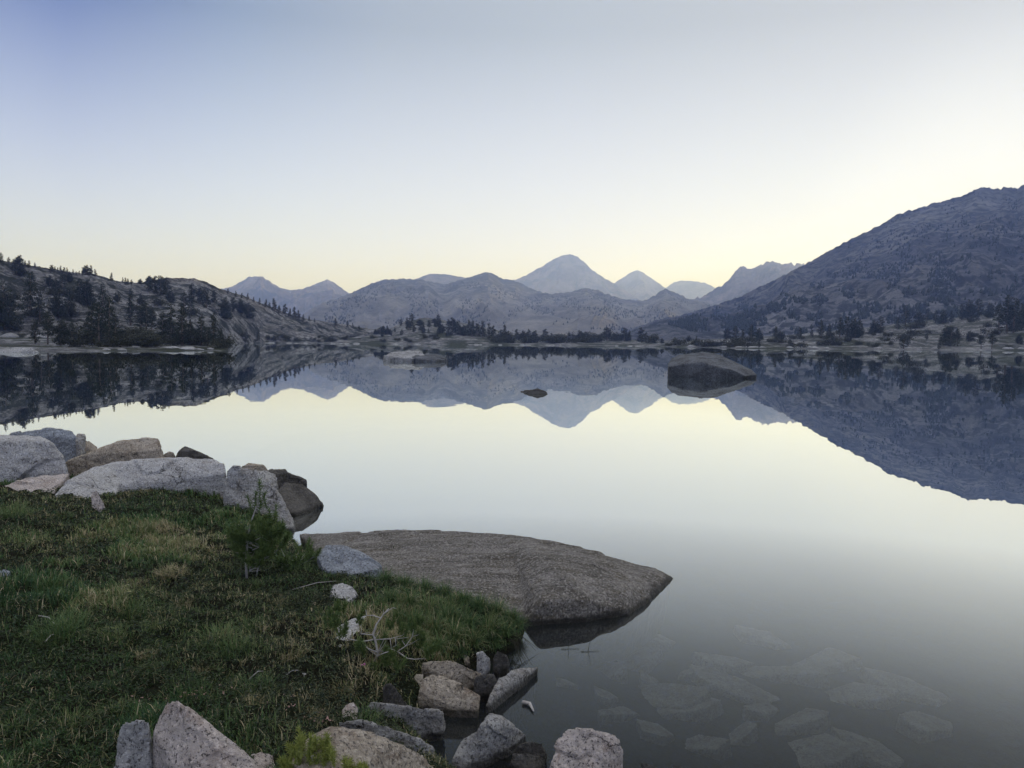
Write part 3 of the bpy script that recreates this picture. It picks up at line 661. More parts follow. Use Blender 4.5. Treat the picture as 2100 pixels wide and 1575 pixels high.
stone('rock', 'small blocky brown rock left of the tilted block', [(848, 1390), (854, 1383), (868, 1382), (866, 1412), (850, 1412)], M_TAN, .5, .6, group=W, seed=34)
stone('rock', 'small reddish stone at the left end of the long dark slab', [(700, 1462), (710, 1445), (724, 1440), (734, 1452), (730, 1476), (708, 1484)], M_PINK, .5, .8, seed=35)
rock('boulder', 'large rough tan boulder at the bottom edge beside the small bright pine', [(638, 1508, .42), (690, 1496, .44), (740, 1500, .43), (800, 1517, .38), (860, 1545, .27), (900, 1580, .15), (870, 1660, .12), (640, 1680, .34), (600, 1560, .40)], M_TAN, -.1, .0, group=W, grow=-.12, seed=36, vox=.014)
rock('rock', 'grey rock with a mossy edge behind the large tan boulder', [(690, 1481, .34), (740, 1476, .36), (790, 1487, .32), (850, 1512, .24), (890, 1535, .14), (898, 1565, .05), (840, 1550, .1), (700, 1500, .3)], M_GREY, -.1, .0, group=W, grow=-.12, seed=37)
rock('rock', 'jagged two tone rock standing in the shallows', [[(1006, 1467, .22), (985, 1487, .21), (978, 1505, .17), (1045, 1487, .16), (1080, 1506, .04), (1062, 1530, .0), (1010, 1535, .02)], [(985, 1500, .17), (940, 1520, .13), (925, 1550, .08), (950, 1580, .02), (1010, 1560, .02), (1040, 1520, .05)]], M_GREY, -.2, .0, group=W, grow=-.12, seed=38, smooth=2)
rock('boulder', 'rounded pinkish tan boulder at the bottom edge in the water', [(1160, 1495, .22), (1190, 1491, .24), (1230, 1498, .23), (1265, 1512, .20), (1282, 1532, .14), (1268, 1600, .0), (1200, 1640, .0), (1130, 1605, .04), (1128, 1560, .10), (1140, 1520, .17)], M_PINK, -.25, .0, group=W, grow=-.12, seed=39, vox=.010)
rock('rock', 'dark wet rock left of the rounded pinkish boulder', [[(1062, 1526, .12), (1085, 1520, .14), (1112, 1524, .12), (1122, 1548, .03), (1050, 1548, .05)], [(1050, 1545, .10), (1080, 1545, .10), (1118, 1556, .04), (1100, 1600, .0), (1040, 1590, .0)]], M_DARK, -.2, .0, group=W, grow=-.12, seed=40)
rock('rock', 'tiny dark rock tip just breaking the surface nearest the pinkish boulder', [(1316, 1565, .02), (1335, 1568, .025), (1350, 1576, .015), (1325, 1585, .0)], M_GREY, -.1, .0, group=W, grow=-.12, seed=41, chops=0)
rock('rock', 'tiny dark rock tip breaking the surface farther right at the bottom edge', [(1380, 1569, .02), (1396, 1571, .02), (1405, 1580, .01), (1385, 1585, .0)], M_GREY, -.1, .0, group=W, grow=-.12, seed=42, chops=0)
rock('boulder', 'large white and rust triangular boulder at the bottom left', [(342, 1436, .66), (358, 1429, .68), (325, 1465, .61), (309, 1498, .56), (318, 1540, .48), (380, 1450, .66), (450, 1508, .57), (500, 1548, .52), (545, 1578, .47), (400, 1640, .42), (520, 1660, .40)], M_PINK, .1, .03, seed=43, vox=.010, rough=.55)
rock('rock', 'rounded speckled white rock touching the triangular boulder', [[(237, 1503, .54), (250, 1483, .59), (285, 1473, .62), (306, 1481, .60), (311, 1500, .55), (298, 1522, .50), (262, 1534, .49)], [(262, 1525, .52), (280, 1528, .50), (262, 1570, .45), (240, 1590, .42), (230, 1570, .45)]], M_PALE, .1, .03, seed=44)
stone('rock', 'small tan stone in the grass behind the triangular boulder', [(297, 1433), (308, 1424), (325, 1431), (332, 1441), (300, 1443)], M_TAN, .5, 1.0, seed=45)
rock('rock', 'low reddish rock in shade right of the triangular boulder', [(515, 1548, .33), (535, 1540, .33), (560, 1548, .31), (570, 1590, .26), (530, 1600, .28)], M_PINK, .0, .0, seed=46)
stone('rock', 'small pale pebble lying in the dark heath', [(612, 1385), (618, 1380), (626, 1380), (633, 1386), (628, 1391), (616, 1392)], M_PALE, .5, 1.0, seed=47)
stone('rock', 'flat thin pinkish stone lying in turf left of the silver branches', [(468, 1254), (480, 1250), (494, 1252), (488, 1259), (472, 1260)], M_PINK, .5, 1.2, seed=48)
stone('rock', 'bluish stone in the grass at the left edge of the photo', [(-12, 1172), (8, 1167), (20, 1171), (16, 1184), (-10, 1188)], M_BLUE, .5, 1.0, seed=49)

# rocks out in the lake
rock('islet', 'long low pale granite ledge showing above the far water', [[(786, 728, None, 78), (800, 723, None, 79), (835, 721, None, 79.5), (862, 722, None, 79), (870, 729, None, 76), (845, 735, None, 74), (800, 731, None, 76)]], M_FARROCK, -.2, 1.0, grow=-.05, cat='islet', seed=51, foot=False, group='low ledges in the far water')
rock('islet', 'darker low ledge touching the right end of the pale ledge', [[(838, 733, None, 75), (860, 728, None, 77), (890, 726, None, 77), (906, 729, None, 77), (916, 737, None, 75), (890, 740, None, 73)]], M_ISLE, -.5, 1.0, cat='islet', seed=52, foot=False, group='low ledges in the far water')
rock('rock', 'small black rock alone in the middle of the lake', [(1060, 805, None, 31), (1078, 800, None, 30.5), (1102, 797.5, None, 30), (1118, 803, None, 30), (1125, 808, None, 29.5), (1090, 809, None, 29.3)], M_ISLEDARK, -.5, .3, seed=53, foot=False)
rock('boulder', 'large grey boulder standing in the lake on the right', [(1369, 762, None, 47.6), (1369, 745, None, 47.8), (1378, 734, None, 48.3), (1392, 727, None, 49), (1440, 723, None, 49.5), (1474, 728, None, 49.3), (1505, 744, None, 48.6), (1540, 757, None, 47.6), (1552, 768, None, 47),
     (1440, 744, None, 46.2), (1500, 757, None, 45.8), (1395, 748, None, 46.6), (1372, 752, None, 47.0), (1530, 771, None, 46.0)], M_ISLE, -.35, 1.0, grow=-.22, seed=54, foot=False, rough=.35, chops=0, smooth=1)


# ------------------------------------------------------------------ lake bed slabs seen through the water
random.seed(21)
SUNK = [(1250, 1375, 60), (1330, 1390, 45), (1400, 1440, 130), (1480, 1350, 110), (1600, 1380, 150), (1440, 1520, 90), (1270, 1465, 90), (1640, 1475, 120), (1760, 1420, 130), (1350, 1310, 70),
        (1560, 1300, 90), (1780, 1530, 110), (1240, 1420, 50), (1160, 1400, 50), (1900, 1480, 120), (1520, 1500, 60), (1180, 1360, 40), (1360, 1420, 150), (1310, 1345, 90), (1500, 1400, 160), (1560, 1450, 90), (1340, 1495, 70), (1700, 1360, 120), (1680, 1540, 140), (1420, 1375, 60), (1850, 1400, 130), (1220, 1330, 80)]
for i, (px, py, wpx) in enumerate(SUNK):
    c0 = PZ(px, py, -0.45)
    zt = min(-0.10, float(bank_z(np.array([c0.x]), np.array([c0.y]))[0]) + 0.05)
    c0 = PZ(px, py, zt)
    wd = wpx / F * c0.y * 0.62
    an = random.uniform(-0.6, 0.6); pts = []; tiltx = random.choice((-1, 1)); asp = random.uniform(.45, 1.0)
    for k in range(random.choice((4, 5, 5, 6))):
        a = 2 * math.pi * (k + random.uniform(-.25, .25)) / 5
        q = Vector((c0.x + wd * math.cos(a) * math.cos(an), c0.y + wd * asp * math.sin(a) + wd * math.cos(a) * math.sin(an), zt + tiltx * math.cos(a) * .05 + random.uniform(-.02, .02)))
        pts.append(q)
    rock('sunken_slab', 'flat angular slab of rock lying under the shallow water at right', [('w', q) for q in pts], M_SUNK, zt - .07, 0, grow=.1, group='flat slabs lying on the lake bed', foot=False, seed=i, smooth=1, chops=0, vox=wd / 30, rough=.5)

# ------------------------------------------------------------------ tubes, needles, blades
class Geo:
    def __init__(s): s.V = []; s.L = []; s.S = []; s.n = 0
    def add(s, V, faces):
        for f in faces: s.L.extend([i + s.n for i in f]); s.S.append(len(f))
        s.V.extend([tuple(v) for v in V]); s.n += len(V)
    def tube(s, pts, rad, k=6):
        pts = [Vector(p_) for p_ in pts]; V = []; Fc = []
        for i, p_ in enumerate(pts):
            t = (pts[min(i + 1, len(pts) - 1)] - pts[max(i - 1, 0)]).normalized()
            a = t.cross(Vector((0.3, 0.9, 0.2))).normalized(); b_ = t.cross(a)
            r_ = rad[i] if isinstance(rad, (list, tuple)) else rad
            for j in range(k):
                an = 2 * math.pi * j / k
                V.append(p_ + (a * math.cos(an) + b_ * math.sin(an)) * r_)
        for i in range(len(pts) - 1):
            for j in range(k):
                Fc.append((i * k + j, i * k + (j + 1) % k, (i + 1) * k + (j + 1) % k, (i + 1) * k + j))
        Fc.append(tuple(range(k))[::-1]); Fc.append(tuple((len(pts) - 1) * k + j for j in range(k)))
        s.add(V, Fc)
    def tri(s, a, b_, c): s.add([a, b_, c], [(0, 1, 2)])
    def quad(s, a, b_, c, d): s.add([a, b_, c, d], [(0, 1, 2, 3)])
    def mesh(s, name, smooth=True): return mesh_fast(name, np.array(s.V, dtype=np.float32), s.L, s.S, smooth)
def rv(rs, s_=1.0): return Vector((rs.gauss(0, s_), rs.gauss(0, s_), rs.gauss(0, s_)))
def needles(g, pts, n, ln, wd, rs, fwd=0.6):
    pts = [Vector(p_) for p_ in pts]
    for _ in range(n):
        t = rs.random() ** 0.8 * (len(pts) - 1); i = min(int(t), len(pts) - 2); f = t - i
        p_ = pts[i].lerp(pts[i + 1], f); ax = (pts[i + 1] - pts[i]).normalized()
        d_ = (ax * fwd + rv(rs).normalized() * (1.0 - fwd * 0.35)).normalized()
        side = d_.cross(rv(rs)).normalized() * wd
        L_ = ln * rs.uniform(0.7, 1.15)
        g.tri(p_ - side, p_ + side, p_ + d_ * L_)

# ------------------------------------------------------------------ far and mid conifers
def conifer(seed, h, wmax, kind, leaf, dens):
    """unit-built conifer of height h; returns trunk mesh, crown mesh"""
    rs = random.Random(seed)
    tk = Geo(); cr = Geo()
    lean = rs.uniform(-.03, .03)
    trunks = [(0, 0, 1.0)] if kind != 'clump' else [(rs.uniform(-.22, .22) * wmax, rs.uniform(-.22, .22) * wmax, rs.uniform(.55, 1.0)) for _ in range(4)]
    for (ox, oy, hs) in trunks:
        H = h * hs
        tk.tube([(ox, oy, -.3), (ox + lean * H * .3, oy, H * .35), (ox + lean * H * .7, oy, H * .7), (ox + lean * H, oy, H * .98)], [.028 * H, .022 * H, .012 * H, .004 * H], 6)
        nb = int(46 * dens) if kind != 'clump' else int(26 * dens)
        for b_ in range(nb):
            t = (b_ + rs.random()) / nb
            base = {'spire': .10, 'broad': .06, 'ragged': .25, 'clump': .03, 'open': .35}[kind]
            z = H * (base + (1 - base) * t)
            env = {'spire': (1 - t) ** .8, 'broad': (1 - t) ** .55 * min(1, .5 + t * 3), 'ragged': (1 - t) ** .5 * rs.choice((.4, .9, 1.1)), 'clump': (1 - t ** 1.6) ** .7, 'open': math.sin(math.pi * min(1, .12 + t * .88)) ** .6}[kind]
            L_ = wmax * .5 * env * rs.uniform(.55, 1.2) + .03 * H
            a = rs.random() * 6.283; up = rs.uniform(-.15, .45) if kind != 'spire' else rs.uniform(-.3, .2)
            d_ = Vector((math.cos(a), math.sin(a), up)); p0 = Vector((ox + lean * z, oy, z))
            if L_ > .12 * h: tk.tube([p0, p0 + d_ * L_ * .5, p0 + d_ * L_ * .85], [.006 * H, .004 * H, .002 * H], 4)
            nl = max(5, int(L_ / leaf * 5.5))
            for _ in range(nl):
                q = p0 + d_ * L_ * (rs.random() ** .55) + rv(rs, leaf * .7)
                s1 = rv(rs).normalized() * leaf * rs.uniform(.5, 1.1)
                s2 = s1.cross(rv(rs)).normalized() * leaf * rs.uniform(.2, .5)
                cr.quad(q - s1, q - s2 * .8, q + s1, q + s2)
    return tk.mesh('trunk'), cr.mesh('crown', False)
KINDS = {}
spec = [('spire', 3.0), ('spire', 2.4), ('broad', 4.2), ('ragged', 4.0), ('open', 4.0), ('clump', 6.0), ('spire', 3.6), ('broad', 5.2)]
for i, (k_, w_) in enumerate(spec):
    KINDS[i] = (conifer(100 + i, 10.0, w_ * 1.15, k_, .27, 1.5), k_)
    KINDS[100 + i] = (conifer(200 + i, 10.0, w_ * 1.15, k_, .42, 1.1), k_)
def far_mesh(i):
    (tkm, crm), _ = KINDS[100 + i]
    a = np.empty(len(tkm.vertices) * 3); tkm.vertices.foreach_get('co', a)
    b_ = np.empty(len(crm.vertices) * 3); crm.vertices.foreach_get('co', b_)
    la = np.empty(len(tkm.loops), dtype=np.int32); tkm.loops.foreach_get('vertex_index', la)
    lb = np.empty(len(crm.loops), dtype=np.int32); crm.loops.foreach_get('vertex_index', lb)
    sa = [p_.loop_total for p_ in tkm.polygons]; sb = [p_.loop_total for p_ in crm.polygons]
    me = mesh_fast('conifer', np.concatenate([a, b_]).reshape(-1, 3), np.concatenate([la, lb + len(tkm.vertices)]), sa + sb, False, [0] * len(sa) + [1] * len(sb))
    me.materials.append(M_BARK); me.materials.append(M_CONIFER_FAR)
    return me
FAR = {i: far_mesh(i) for i in range(8)}
for i in range(8):
    (tkm, crm), _ = KINDS[i]
    tkm.materials.append(M_BARK); crm.materials.append(M_CONIFER)
TB = {'left': bvh_of(*LH), 'spit': bvh_of(*SPH), 'cent': bvh_of(*CH), 'right': bvh_of(*RH), 'big': bvh_of(*BH)}
def hit(name, px, py):
    d = ray(px, py)
    loc, nor, idx, dist = TB[name].ray_cast(EYE, d, 5000)
    if name == 'left':
        l2, _, _, d2 = TB['spit'].ray_cast(EYE, d, 5000)
        if l2 is not None and l2.z > 0.1 and (loc is None or d2 < dist): loc = l2
    return loc
def plant(where, px, py, hpx, ki, label, group, parts, wide=1.0, up=True):
    loc = hit(where, px, py)
    tries = 0
    while (loc is None or loc.z < 0.15) and tries < 60:
        py += 0.7 if loc is None else -0.5
        loc = hit(where, px, py); tries += 1
    if loc is None: return None
    H = hpx * math.hypot(loc.x, loc.y) / F
    s_ = H / 10.0
    r_ = random.uniform(0, 6.28)
    if parts:
        o = empty('pine_tree', loc, r_); o.scale = (s_ * wide, s_ * wide, s_)
        (tkm, crm), _ = KINDS[ki]
        link('trunk', tkm, None, o); link('crown', crm, None, o)
    else:
        o = link('pine_tree', FAR[ki], None, None, loc); o.rotation_euler = (0, 0, r_); o.scale = (s_ * wide, s_ * wide, s_)
    tag(o, label, 'tree', group)
    return o
random.seed(5)
# (px, base py, height px, kind, label)
G1 = 'pines standing on the left hillside'
big_left = [(4, 674, 80, 5, 'dark bushy pine cut by the left edge of the photo'), (63, 648, 76, 2, 'tall dense dark pine high on the left slope'), (82, 660, 52, 2, 'shorter dense pine just below the tall dark one on the left slope'),
    (118, 652, 50, 5, 'wide bushy pine right of the tall dark one on the left slope'), (141, 648, 48, 2, 'bushy pine beside the wide one midway up the left slope'), (165, 622, 44, 7, 'left pine of the dark pair high on the left slope'),
    (182, 628, 50, 5, 'right bushier pine of the dark pair high on the left slope'), (210, 656, 66, 0, 'tall narrow spire pine in the middle of the left slope'), (268, 668, 58, 1, 'narrow pine alone on pale rock left of the trio'),
    (290, 684, 50, 3, 'leftmost pine of the open trio above the shore thicket'), (300, 686, 58, 4, 'tallest middle pine of the open trio above the shore thicket'), (311, 684, 46, 3, 'rightmost pine of the open trio above the shore thicket'),
    (188, 705, 74, 2, 'leftmost pine of the tall shore clump on the left'), (203, 710, 80, 3, 'broad ragged pine in the middle of the tall shore clump'), (224, 708, 88, 0, 'tallest spire pine of the shore clump on the left'),
    (237, 709, 55, 7, 'lower bushy pine at the right end of the tall shore clump'), (333, 704, 58, 3, 'ragged pine at the left end of the shore row'), (352, 706, 76, 0, 'tallest spire pine in the shore row before the spit'),
    (374, 708, 74, 6, 'second tallest pine in the shore row before the spit'), (392, 708, 48, 2, 'low rounded pine in the shore row before the spit'), (413, 708, 60, 0, 'slender pine near the end of the spit'),
    (438, 709, 62, 6, 'tallest pine at the tip of the spit'), (454, 710, 34, 2, 'small bushy pine at the very tip of the spit'), (425, 710, 36, 7, 'low bushy pine between the slender and tip pines of the spit'),
    (72, 705, 42, 2, 'cone shaped pine near the left boulder on the shore'), (98, 706, 58, 3, 'ragged pine near the shore left of the low bushes'), (130, 708, 50, 5, 'bushy pine low on the shore left of the tall clump'),
    (148, 709, 42, 7, 'squat pine at the water left of the tall clump'), (378, 645, 42, 7, 'dark bushy pine below the rounded hilltop'), (392, 650, 36, 2, 'small pine right of the bushy one below the hilltop'),
    (463, 655, 44, 5, 'wide dark pine where the hillside starts falling to the right'), (530, 697, 20, 0, 'small lone spire pine on the open far slope'), (505, 696, 20, 2, 'small rounded pine on the open far slope')]
for (px, py, hp, ki, lb) in big_left:
    plant('left', px, py, hp, ki, lb, G1, True, wide=1.1 if ki in (0, 1, 6) else .92)
G2 = 'dark conifers along the left skyline'
for px in [2, 18, 33, 40, 52, 60, 72, 104, 108, 113, 118, 124, 131, 138, 143, 150, 156, 163, 170, 178, 187, 196, 222, 228, 240, 252, 258, 262, 270, 288, 300, 308, 316, 325]:
    cy = float(interp(left_crest, px)) + random.uniform(1, 6)
    plant('left', px, cy + 1.5, random.choice((8, 11, 13, 15, 20)) * (.7 if px > 200 else .9), random.choice((0, 0, 1, 2, 5, 6)), 'small dark conifer on the skyline of the left hill', G2, False, 1.3)
G3 = 'dark conifers below the rounded hilltop'
for (px, py, hp) in [(305, 598, 28), (318, 602, 32), (330, 604, 34), (341, 600, 28), (395, 618, 34), (412, 624, 30), (424, 632, 28), (440, 622, 24), (478, 640, 28), (492, 642, 26), (510, 652, 30), (350, 620, 24), (128, 590, 22), (112, 600, 24),
                     (28, 556, 20), (40, 566, 22), (180, 600, 22), (100, 585, 18), (140, 578, 18), (268, 612, 18), (288, 625, 20), (240, 620, 18)]:
    plant('left', px, py, hp, random.choice((2, 5, 7, 5)), 'dark bushy conifer on the upper left slope below the skyline', G3, False, 1.1)
G4 = 'conifers stepping down the right end of the left hill'
for (px, hp) in [(545, 16), (552, 12), (563, 24), (572, 16), (585, 20), (594, 17), (604, 22), (612, 18), (622, 14), (634, 11), (645, 9), (688, 16), (712, 14), (724, 10), (736, 8), (484, 12), (496, 11), (508, 13), (520, 11), (532, 14), (468, 10)]:
    cy = float(interp(left_crest, px)) + random.uniform(2, 6)
    plant('left', px, cy + 2, hp, random.choice((0, 0, 6, 2, 1)), 'small conifer on the falling ridge line left of the central mountains', G4, False, 1.3)
G5 = 'low shrubs at the foot of the left slope'
def shrubm(seed):
    rs = random.Random(seed); g_ = Geo()
    for c_ in range(9):
        cx, cy_, cz = rs.uniform(-.9, .9), rs.uniform(-.9, .9), rs.uniform(.2, .8)
        for _ in range(80):
            d_ = rv(rs, .28); q = Vector((cx, cy_, max(.02, cz + d_.z))) + Vector((d_.x, d_.y, 0))
            s1 = rv(rs).normalized() * .10; s2 = s1.cross(rv(rs)).normalized() * .06
            g_.quad(q - s1, q - s2, q + s1, q + s2)
    for _ in range(7):
        g_.tube([(0, 0, -.1), (rs.uniform(-.4, .4), rs.uniform(-.4, .4), .4), (rs.uniform(-.9, .9), rs.uniform(-.9, .9), .8)], [.03, .02, .01], 4)
    me = g_.mesh('shrub', False); me.materials.append(M_SHRUB); return me
SHR = [shrubm(300 + i) for i in range(4)]
def shrub(where, px, py, hpx, label, group, wide=1.3):
    loc = hit(where, px, py); t_ = 0
    while (loc is None or loc.z < 0.1) and t_ < 50:
        py += .7 if loc is None else -.5
        loc = hit(where, px, py); t_ += 1
    if loc is None: return
    s_ = hpx * math.hypot(loc.x, loc.y) / F
    o = link('shrub', random.choice(SHR), None, None, loc); o.scale = (s_ * wide, s_ * wide, s_); o.rotation_euler = (0, 0, random.uniform(0, 6.28))
    tag(o, label, 'shrub', group)
for k in range(46):
    px = random.uniform(150, 458)
    shrub('left', px, random.uniform(694, 712), random.uniform(9, 20), 'low brown green shrub in the thicket behind the left spit', G5)
for k in range(26):
    px = random.uniform(0, 470)
    py = random.uniform(600, 700)
    shrub('left', px, py, random.uniform(6, 12), 'small dark shrub among the slabs of the left hillside', 'scattered shrubs on the left hillside')
G6 = 'conifers on the central knoll'
cen = [(928, 684, 32, 7), (940, 686, 28, 2), (948, 688, 22, 5), (962, 688, 30, 2), (968, 690, 32, 0), (978, 690, 26, 7), (990, 692, 34, 0), (1003, 692, 30, 1), (1012, 690, 22, 2), (1036, 694, 28, 0), (1028, 694, 18, 2), (1060, 695, 20, 2), (1072, 697, 20, 6), (1084, 697, 22, 2), (1096, 697, 20, 5),
       (1118, 699, 24, 7), (1130, 699, 16, 2), (1150, 700, 14, 2), (1166, 699, 18, 2), (1178, 700, 14, 5), (1190, 701, 24, 5), (1202, 701, 20, 7), (1218, 700, 14, 2), (1232, 700, 16, 2), (1245, 700, 27, 4), (1257, 700, 18, 0), (1280, 701, 28, 7), (1290, 701, 22, 0), (1315, 701, 28, 7), (1325, 702, 20, 2), (1340, 702, 14, 5)]
names = {3: 'ragged', 0: 'spire', 1: 'thin', 2: 'rounded', 4: 'open topped', 5: 'bushy', 6: 'narrow', 7: 'broad'}
for (px, py, hp, ki) in cen:
    side = 'on the right flank of the wooded knoll' if px < 1050 else ('on the low shore right of the knoll' if px < 1200 else 'on the low shore straight behind the lake boulder side')
    if px >= 1200: side = 'on the low far shore below the pointed far peak'
    plant('cent', px, py, hp, ki, '%s dark conifer %s' % (names[ki], side), G6 if px < 1050 else 'conifers on the low far shore', False, 1.3)
for k in range(46):
    px = random.uniform(770, 930); cy = float(interp(cent_crest, px)); py = random.uniform(cy + 2, 692)
    plant('cent', px, py, random.uniform(8, 16), random.choice((2, 5, 7, 0)), 'small dark conifer covering the left side of the central knoll', G6, False, 1.5)
for k in range(44):
    px = random.uniform(1000, 1350); py = random.uniform(694, 704)
    shrub('cent', px, py, random.uniform(6, 13), 'dark low shrub on the far shore at the centre', 'low shrubs on the far shore', 1.2)
for k in range(30):
    px = random.uniform(480, 900); py = random.uniform(690, 703)
    shrub('left' if px < 760 else 'cent', px, py, random.uniform(4, 8), 'small shrub on the stony far shore left of the knoll', 'small shrubs on the stony far shore', 1.1)
G8 = 'dark trees on the right shore bench'
rt = [(1412, 700, 14, 5), (1428, 700, 12, 2), (1492, 694, 24, 5), (1508, 696, 30, 7), (1524, 696, 22, 2), (1540, 697, 34, 7), (1556, 698, 28, 5), (1590, 696, 28, 2), (1602, 697, 20, 5), (1640, 694, 24, 7), (1664, 692, 18, 2), (1684, 690, 36, 7), (1700, 690, 28, 2), (1722, 692, 42, 5), (1736, 694, 46, 7),
      (1750, 694, 44, 5), (1764, 690, 36, 2), (1790, 684, 30, 5), (1806, 680, 32, 7), (1840, 676, 26, 2), (1857, 668, 42, 7), (1884, 664, 26, 5), (1900, 664, 30, 5), (1918, 664, 28, 7), (1936, 664, 28, 5), (1952, 662, 24, 2), (1972, 656, 32, 7), (1988, 654, 40, 5), (2006, 652, 38, 7), (2028, 652, 30, 5), (2048, 676, 50, 7),
      (2064, 684, 74, 5), (2078, 682, 66, 7), (2098, 676, 52, 5), (1703, 704, 24, 7), (1708, 706, 16, 5), (1853, 715, 32, 7), (1862, 714, 22, 5), (1938, 702, 36, 5), (1950, 704, 34, 7), (1962, 700, 26, 5), (1926, 716, 16, 2), (2012, 716, 28, 4), (2034, 716, 30, 4), (1990, 700, 22, 5), (2090, 705, 20, 5), (1900, 700, 16, 5),
      (1620, 706, 12, 5), (1556, 712, 18, 2), (1440, 706, 10, 5), (1358, 704, 12, 5), (1384, 702, 12, 2)]
for i, (px, py, hp, ki) in enumerate(rt):
    ki = {0: ki, 1: 3 if ki == 5 else ki, 2: 2 if ki == 7 else ki}[i % 3]
    nm = names[ki]
    if hp >= 45: lb = '%s tall dark tree about x %d' % (nm, px)
    band = 'at the waterline' if py > 709 else ('low on the bench' if py > 690 else 'high on the bench')
    seg = 'behind the lake boulder' if px < 1620 else ('midway along the right shore' if px < 1850 else 'near the right edge')
    lb = '%s dark tree %s %s' % (nm, band, seg)
    plant('right', px, py, hp * .88, ki, lb, G8, hp > 26, 1.05)
for k in range(60):
    px = random.uniform(1360, 2110); cy = float(interp(right_crest, px)); py = random.uniform(cy + 8, 713)
    shrub('right', px, py, random.uniform(4, 11), 'low dark shrub among pale slabs on the right bench', 'low shrubs on the right shore bench', 1.3)

# far off woods on the right mountainside: nobody could count these
def wood(name, label, bv, u0, u1, ytop, ybot, cnt, hm, clump, mat, seed):
    rs = np.random.default_rng(seed); V = []; q = 0
    g_V = []; loops = []
    n_ = 0
    for k in range(cnt * 4):
        if n_ >= cnt: break
        px = rs.uniform(u0, u1); f = rs.random() ** 0.8
        py = ytop(px) + (ybot - ytop(px)) * f
        if rs.random() > sstep(-0.12, 0.3, fbm(np.array([px / clump]), np.array([py / clump * 1.8]), None, 3))[0] * (0.4 + 0.6 * f if seed == 1 else 1 - 0.85 * f): continue
        loc, _, _, _ = bv.ray_cast(EYE, ray(px, py), 6000)
        if loc is None: continue
        h = hm * rs.uniform(.5, 1.3); w_ = h * rs.uniform(.22, .45)
        k0 = len(g_V); a0 = rs.uniform(0, 6.28)
        for lv, (zz, ww) in enumerate(((0, .7), (.3, 1.0), (.65, .62))):
            for j in range(5):
                a = a0 + j * 1.2566 + lv * .5; rr = w_ * ww * rs.uniform(.7, 1.25)
                g_V.append((loc.x + math.cos(a) * rr, loc.y + math.sin(a) * rr, loc.z + h * zz - .3))
        g_V.append((loc.x + rs.uniform(-.1, .1) * w_, loc.y, loc.z + h))
        for lv in range(2):
            for j in range(5):
                loops.append((k0 + lv * 5 + j, k0 + lv * 5 + (j + 1) % 5, k0 + lv * 5 + 5 + (j + 1) % 5, k0 + lv * 5 + 5 + j))
        for j in range(5): loops.append((k0 + 10 + j, k0 + 10 + (j + 1) % 5, k0 + 15))
        n_ += 1
    L_ = [i for f in loops for i in f]
    me = mesh_fast(name, np.array(g_V), L_, [len(f) for f in loops], False)
    tag(link(name, me, mat), label, None, None, 'stuff')
wood('forest', 'far off dark trees dotted over the blue mountainside', TB['big'], 1330, 2200, lambda x: float(interp(big_crest, x)) + 8, 690, 4500, 4.2, 30.0, M_CONIFER_FAR, 1)
mb = bvh_of(*MHg)
wood('forest', 'far off woods dotted over the middle range', mb, 640, 1460, lambda x: float(interp(mid_crest, x)) + 3, 680, 2000, 4.5, 34.0, M_CONIFER_FAR, 2)

# pale rocks on the far shores
random.seed(11)
G9 = 'pale rocks along the left spit'
def shore_rock(px, py, d, wpx, hpx, mat, label, group):
    g_ = hit('left' if px < 480 else ('cent' if px < 1340 else 'right'), px, py)
    if g_ is None or g_.z < 0.12: g_ = PZ(px, py, 0)
    d = math.hypot(g_.x, g_.y); w_ = wpx / F * d; h_ = hpx / F * d
    pts = []
    for k in range(9):
        t = k * .7 + random.uniform(-.25, .25); rr = random.uniform(.75, 1.1)
        pts.append(('w', Vector((g_.x + math.cos(t) * w_ * .5 * rr, g_.y + math.sin(t) * w_ * .3 * rr, max(g_.z, 0) + random.uniform(.02, .25) * h_))))
    for k in range(4):
        pts.append(('w', Vector((g_.x + random.uniform(-.32, .3) * w_, g_.y + random.uniform(-.12, .15) * w_, max(g_.z, 0) + random.uniform(.6, 1.0) * h_))))
    rock('rock', label, pts, mat, min(g_.z, 0) - .5, 0, group=group, foot=False, seed=random.randint(0, 9999), vox=w_ / 34, smooth=1, chops=1, rough=.7)
for (px, py, d, wp, hp, lb) in [(30, 722, 108, 76, 9, 'large pale boulder on the water edge at the left margin'), (60, 723, 107, 34, 8, 'rounded rock leaning on the large pale shore boulder at left'),
        (352, 714, 122, 34, 5, 'long pale slab on the spit'), (384, 716, 120, 40, 5, 'widest pale slab lying on the spit'), (410, 717, 118, 22, 3, 'thin pale slab near the spit end'), (432, 716, 118, 16, 3, 'small pale rock near the spit end'),
        (278, 712, 122, 20, 3, 'small pale rock left of the spit slabs'), (250, 718, 115, 18, 3, 'small rock in the water left of the spit slabs'), (300, 718, 115, 26, 2.5, 'flat dark rock awash left of the spit slabs'), (218, 717, 116, 16, 3, 'grey rock below the tall shore clump'),
        (20, 690, 150, 34, 6, 'pale slab at the left margin above the shore'), (86, 692, 150, 30, 6, 'pale slab between the two shore pines at left'), (160, 700, 135, 24, 5, 'pale rock left of the tall shore clump')]:
    shore_rock(px, py, d, wp, hp, M_FARROCK, lb, G9)
for k in range(26):
    px = random.uniform(480, 1330)
    r_ = float(interp([(480, 385), (520, 425), (800, 398), (1300, 402)], px)) + 4
    shore_rock(px, 700 + px * .0082 - 7 + 3200 / r_ * 0.72 + .6, r_, random.uniform(6, 16), random.uniform(1.5, 3), M_FARROCK, 'small pale rock at the waterline of the far shore', 'small pale rocks along the far shore')
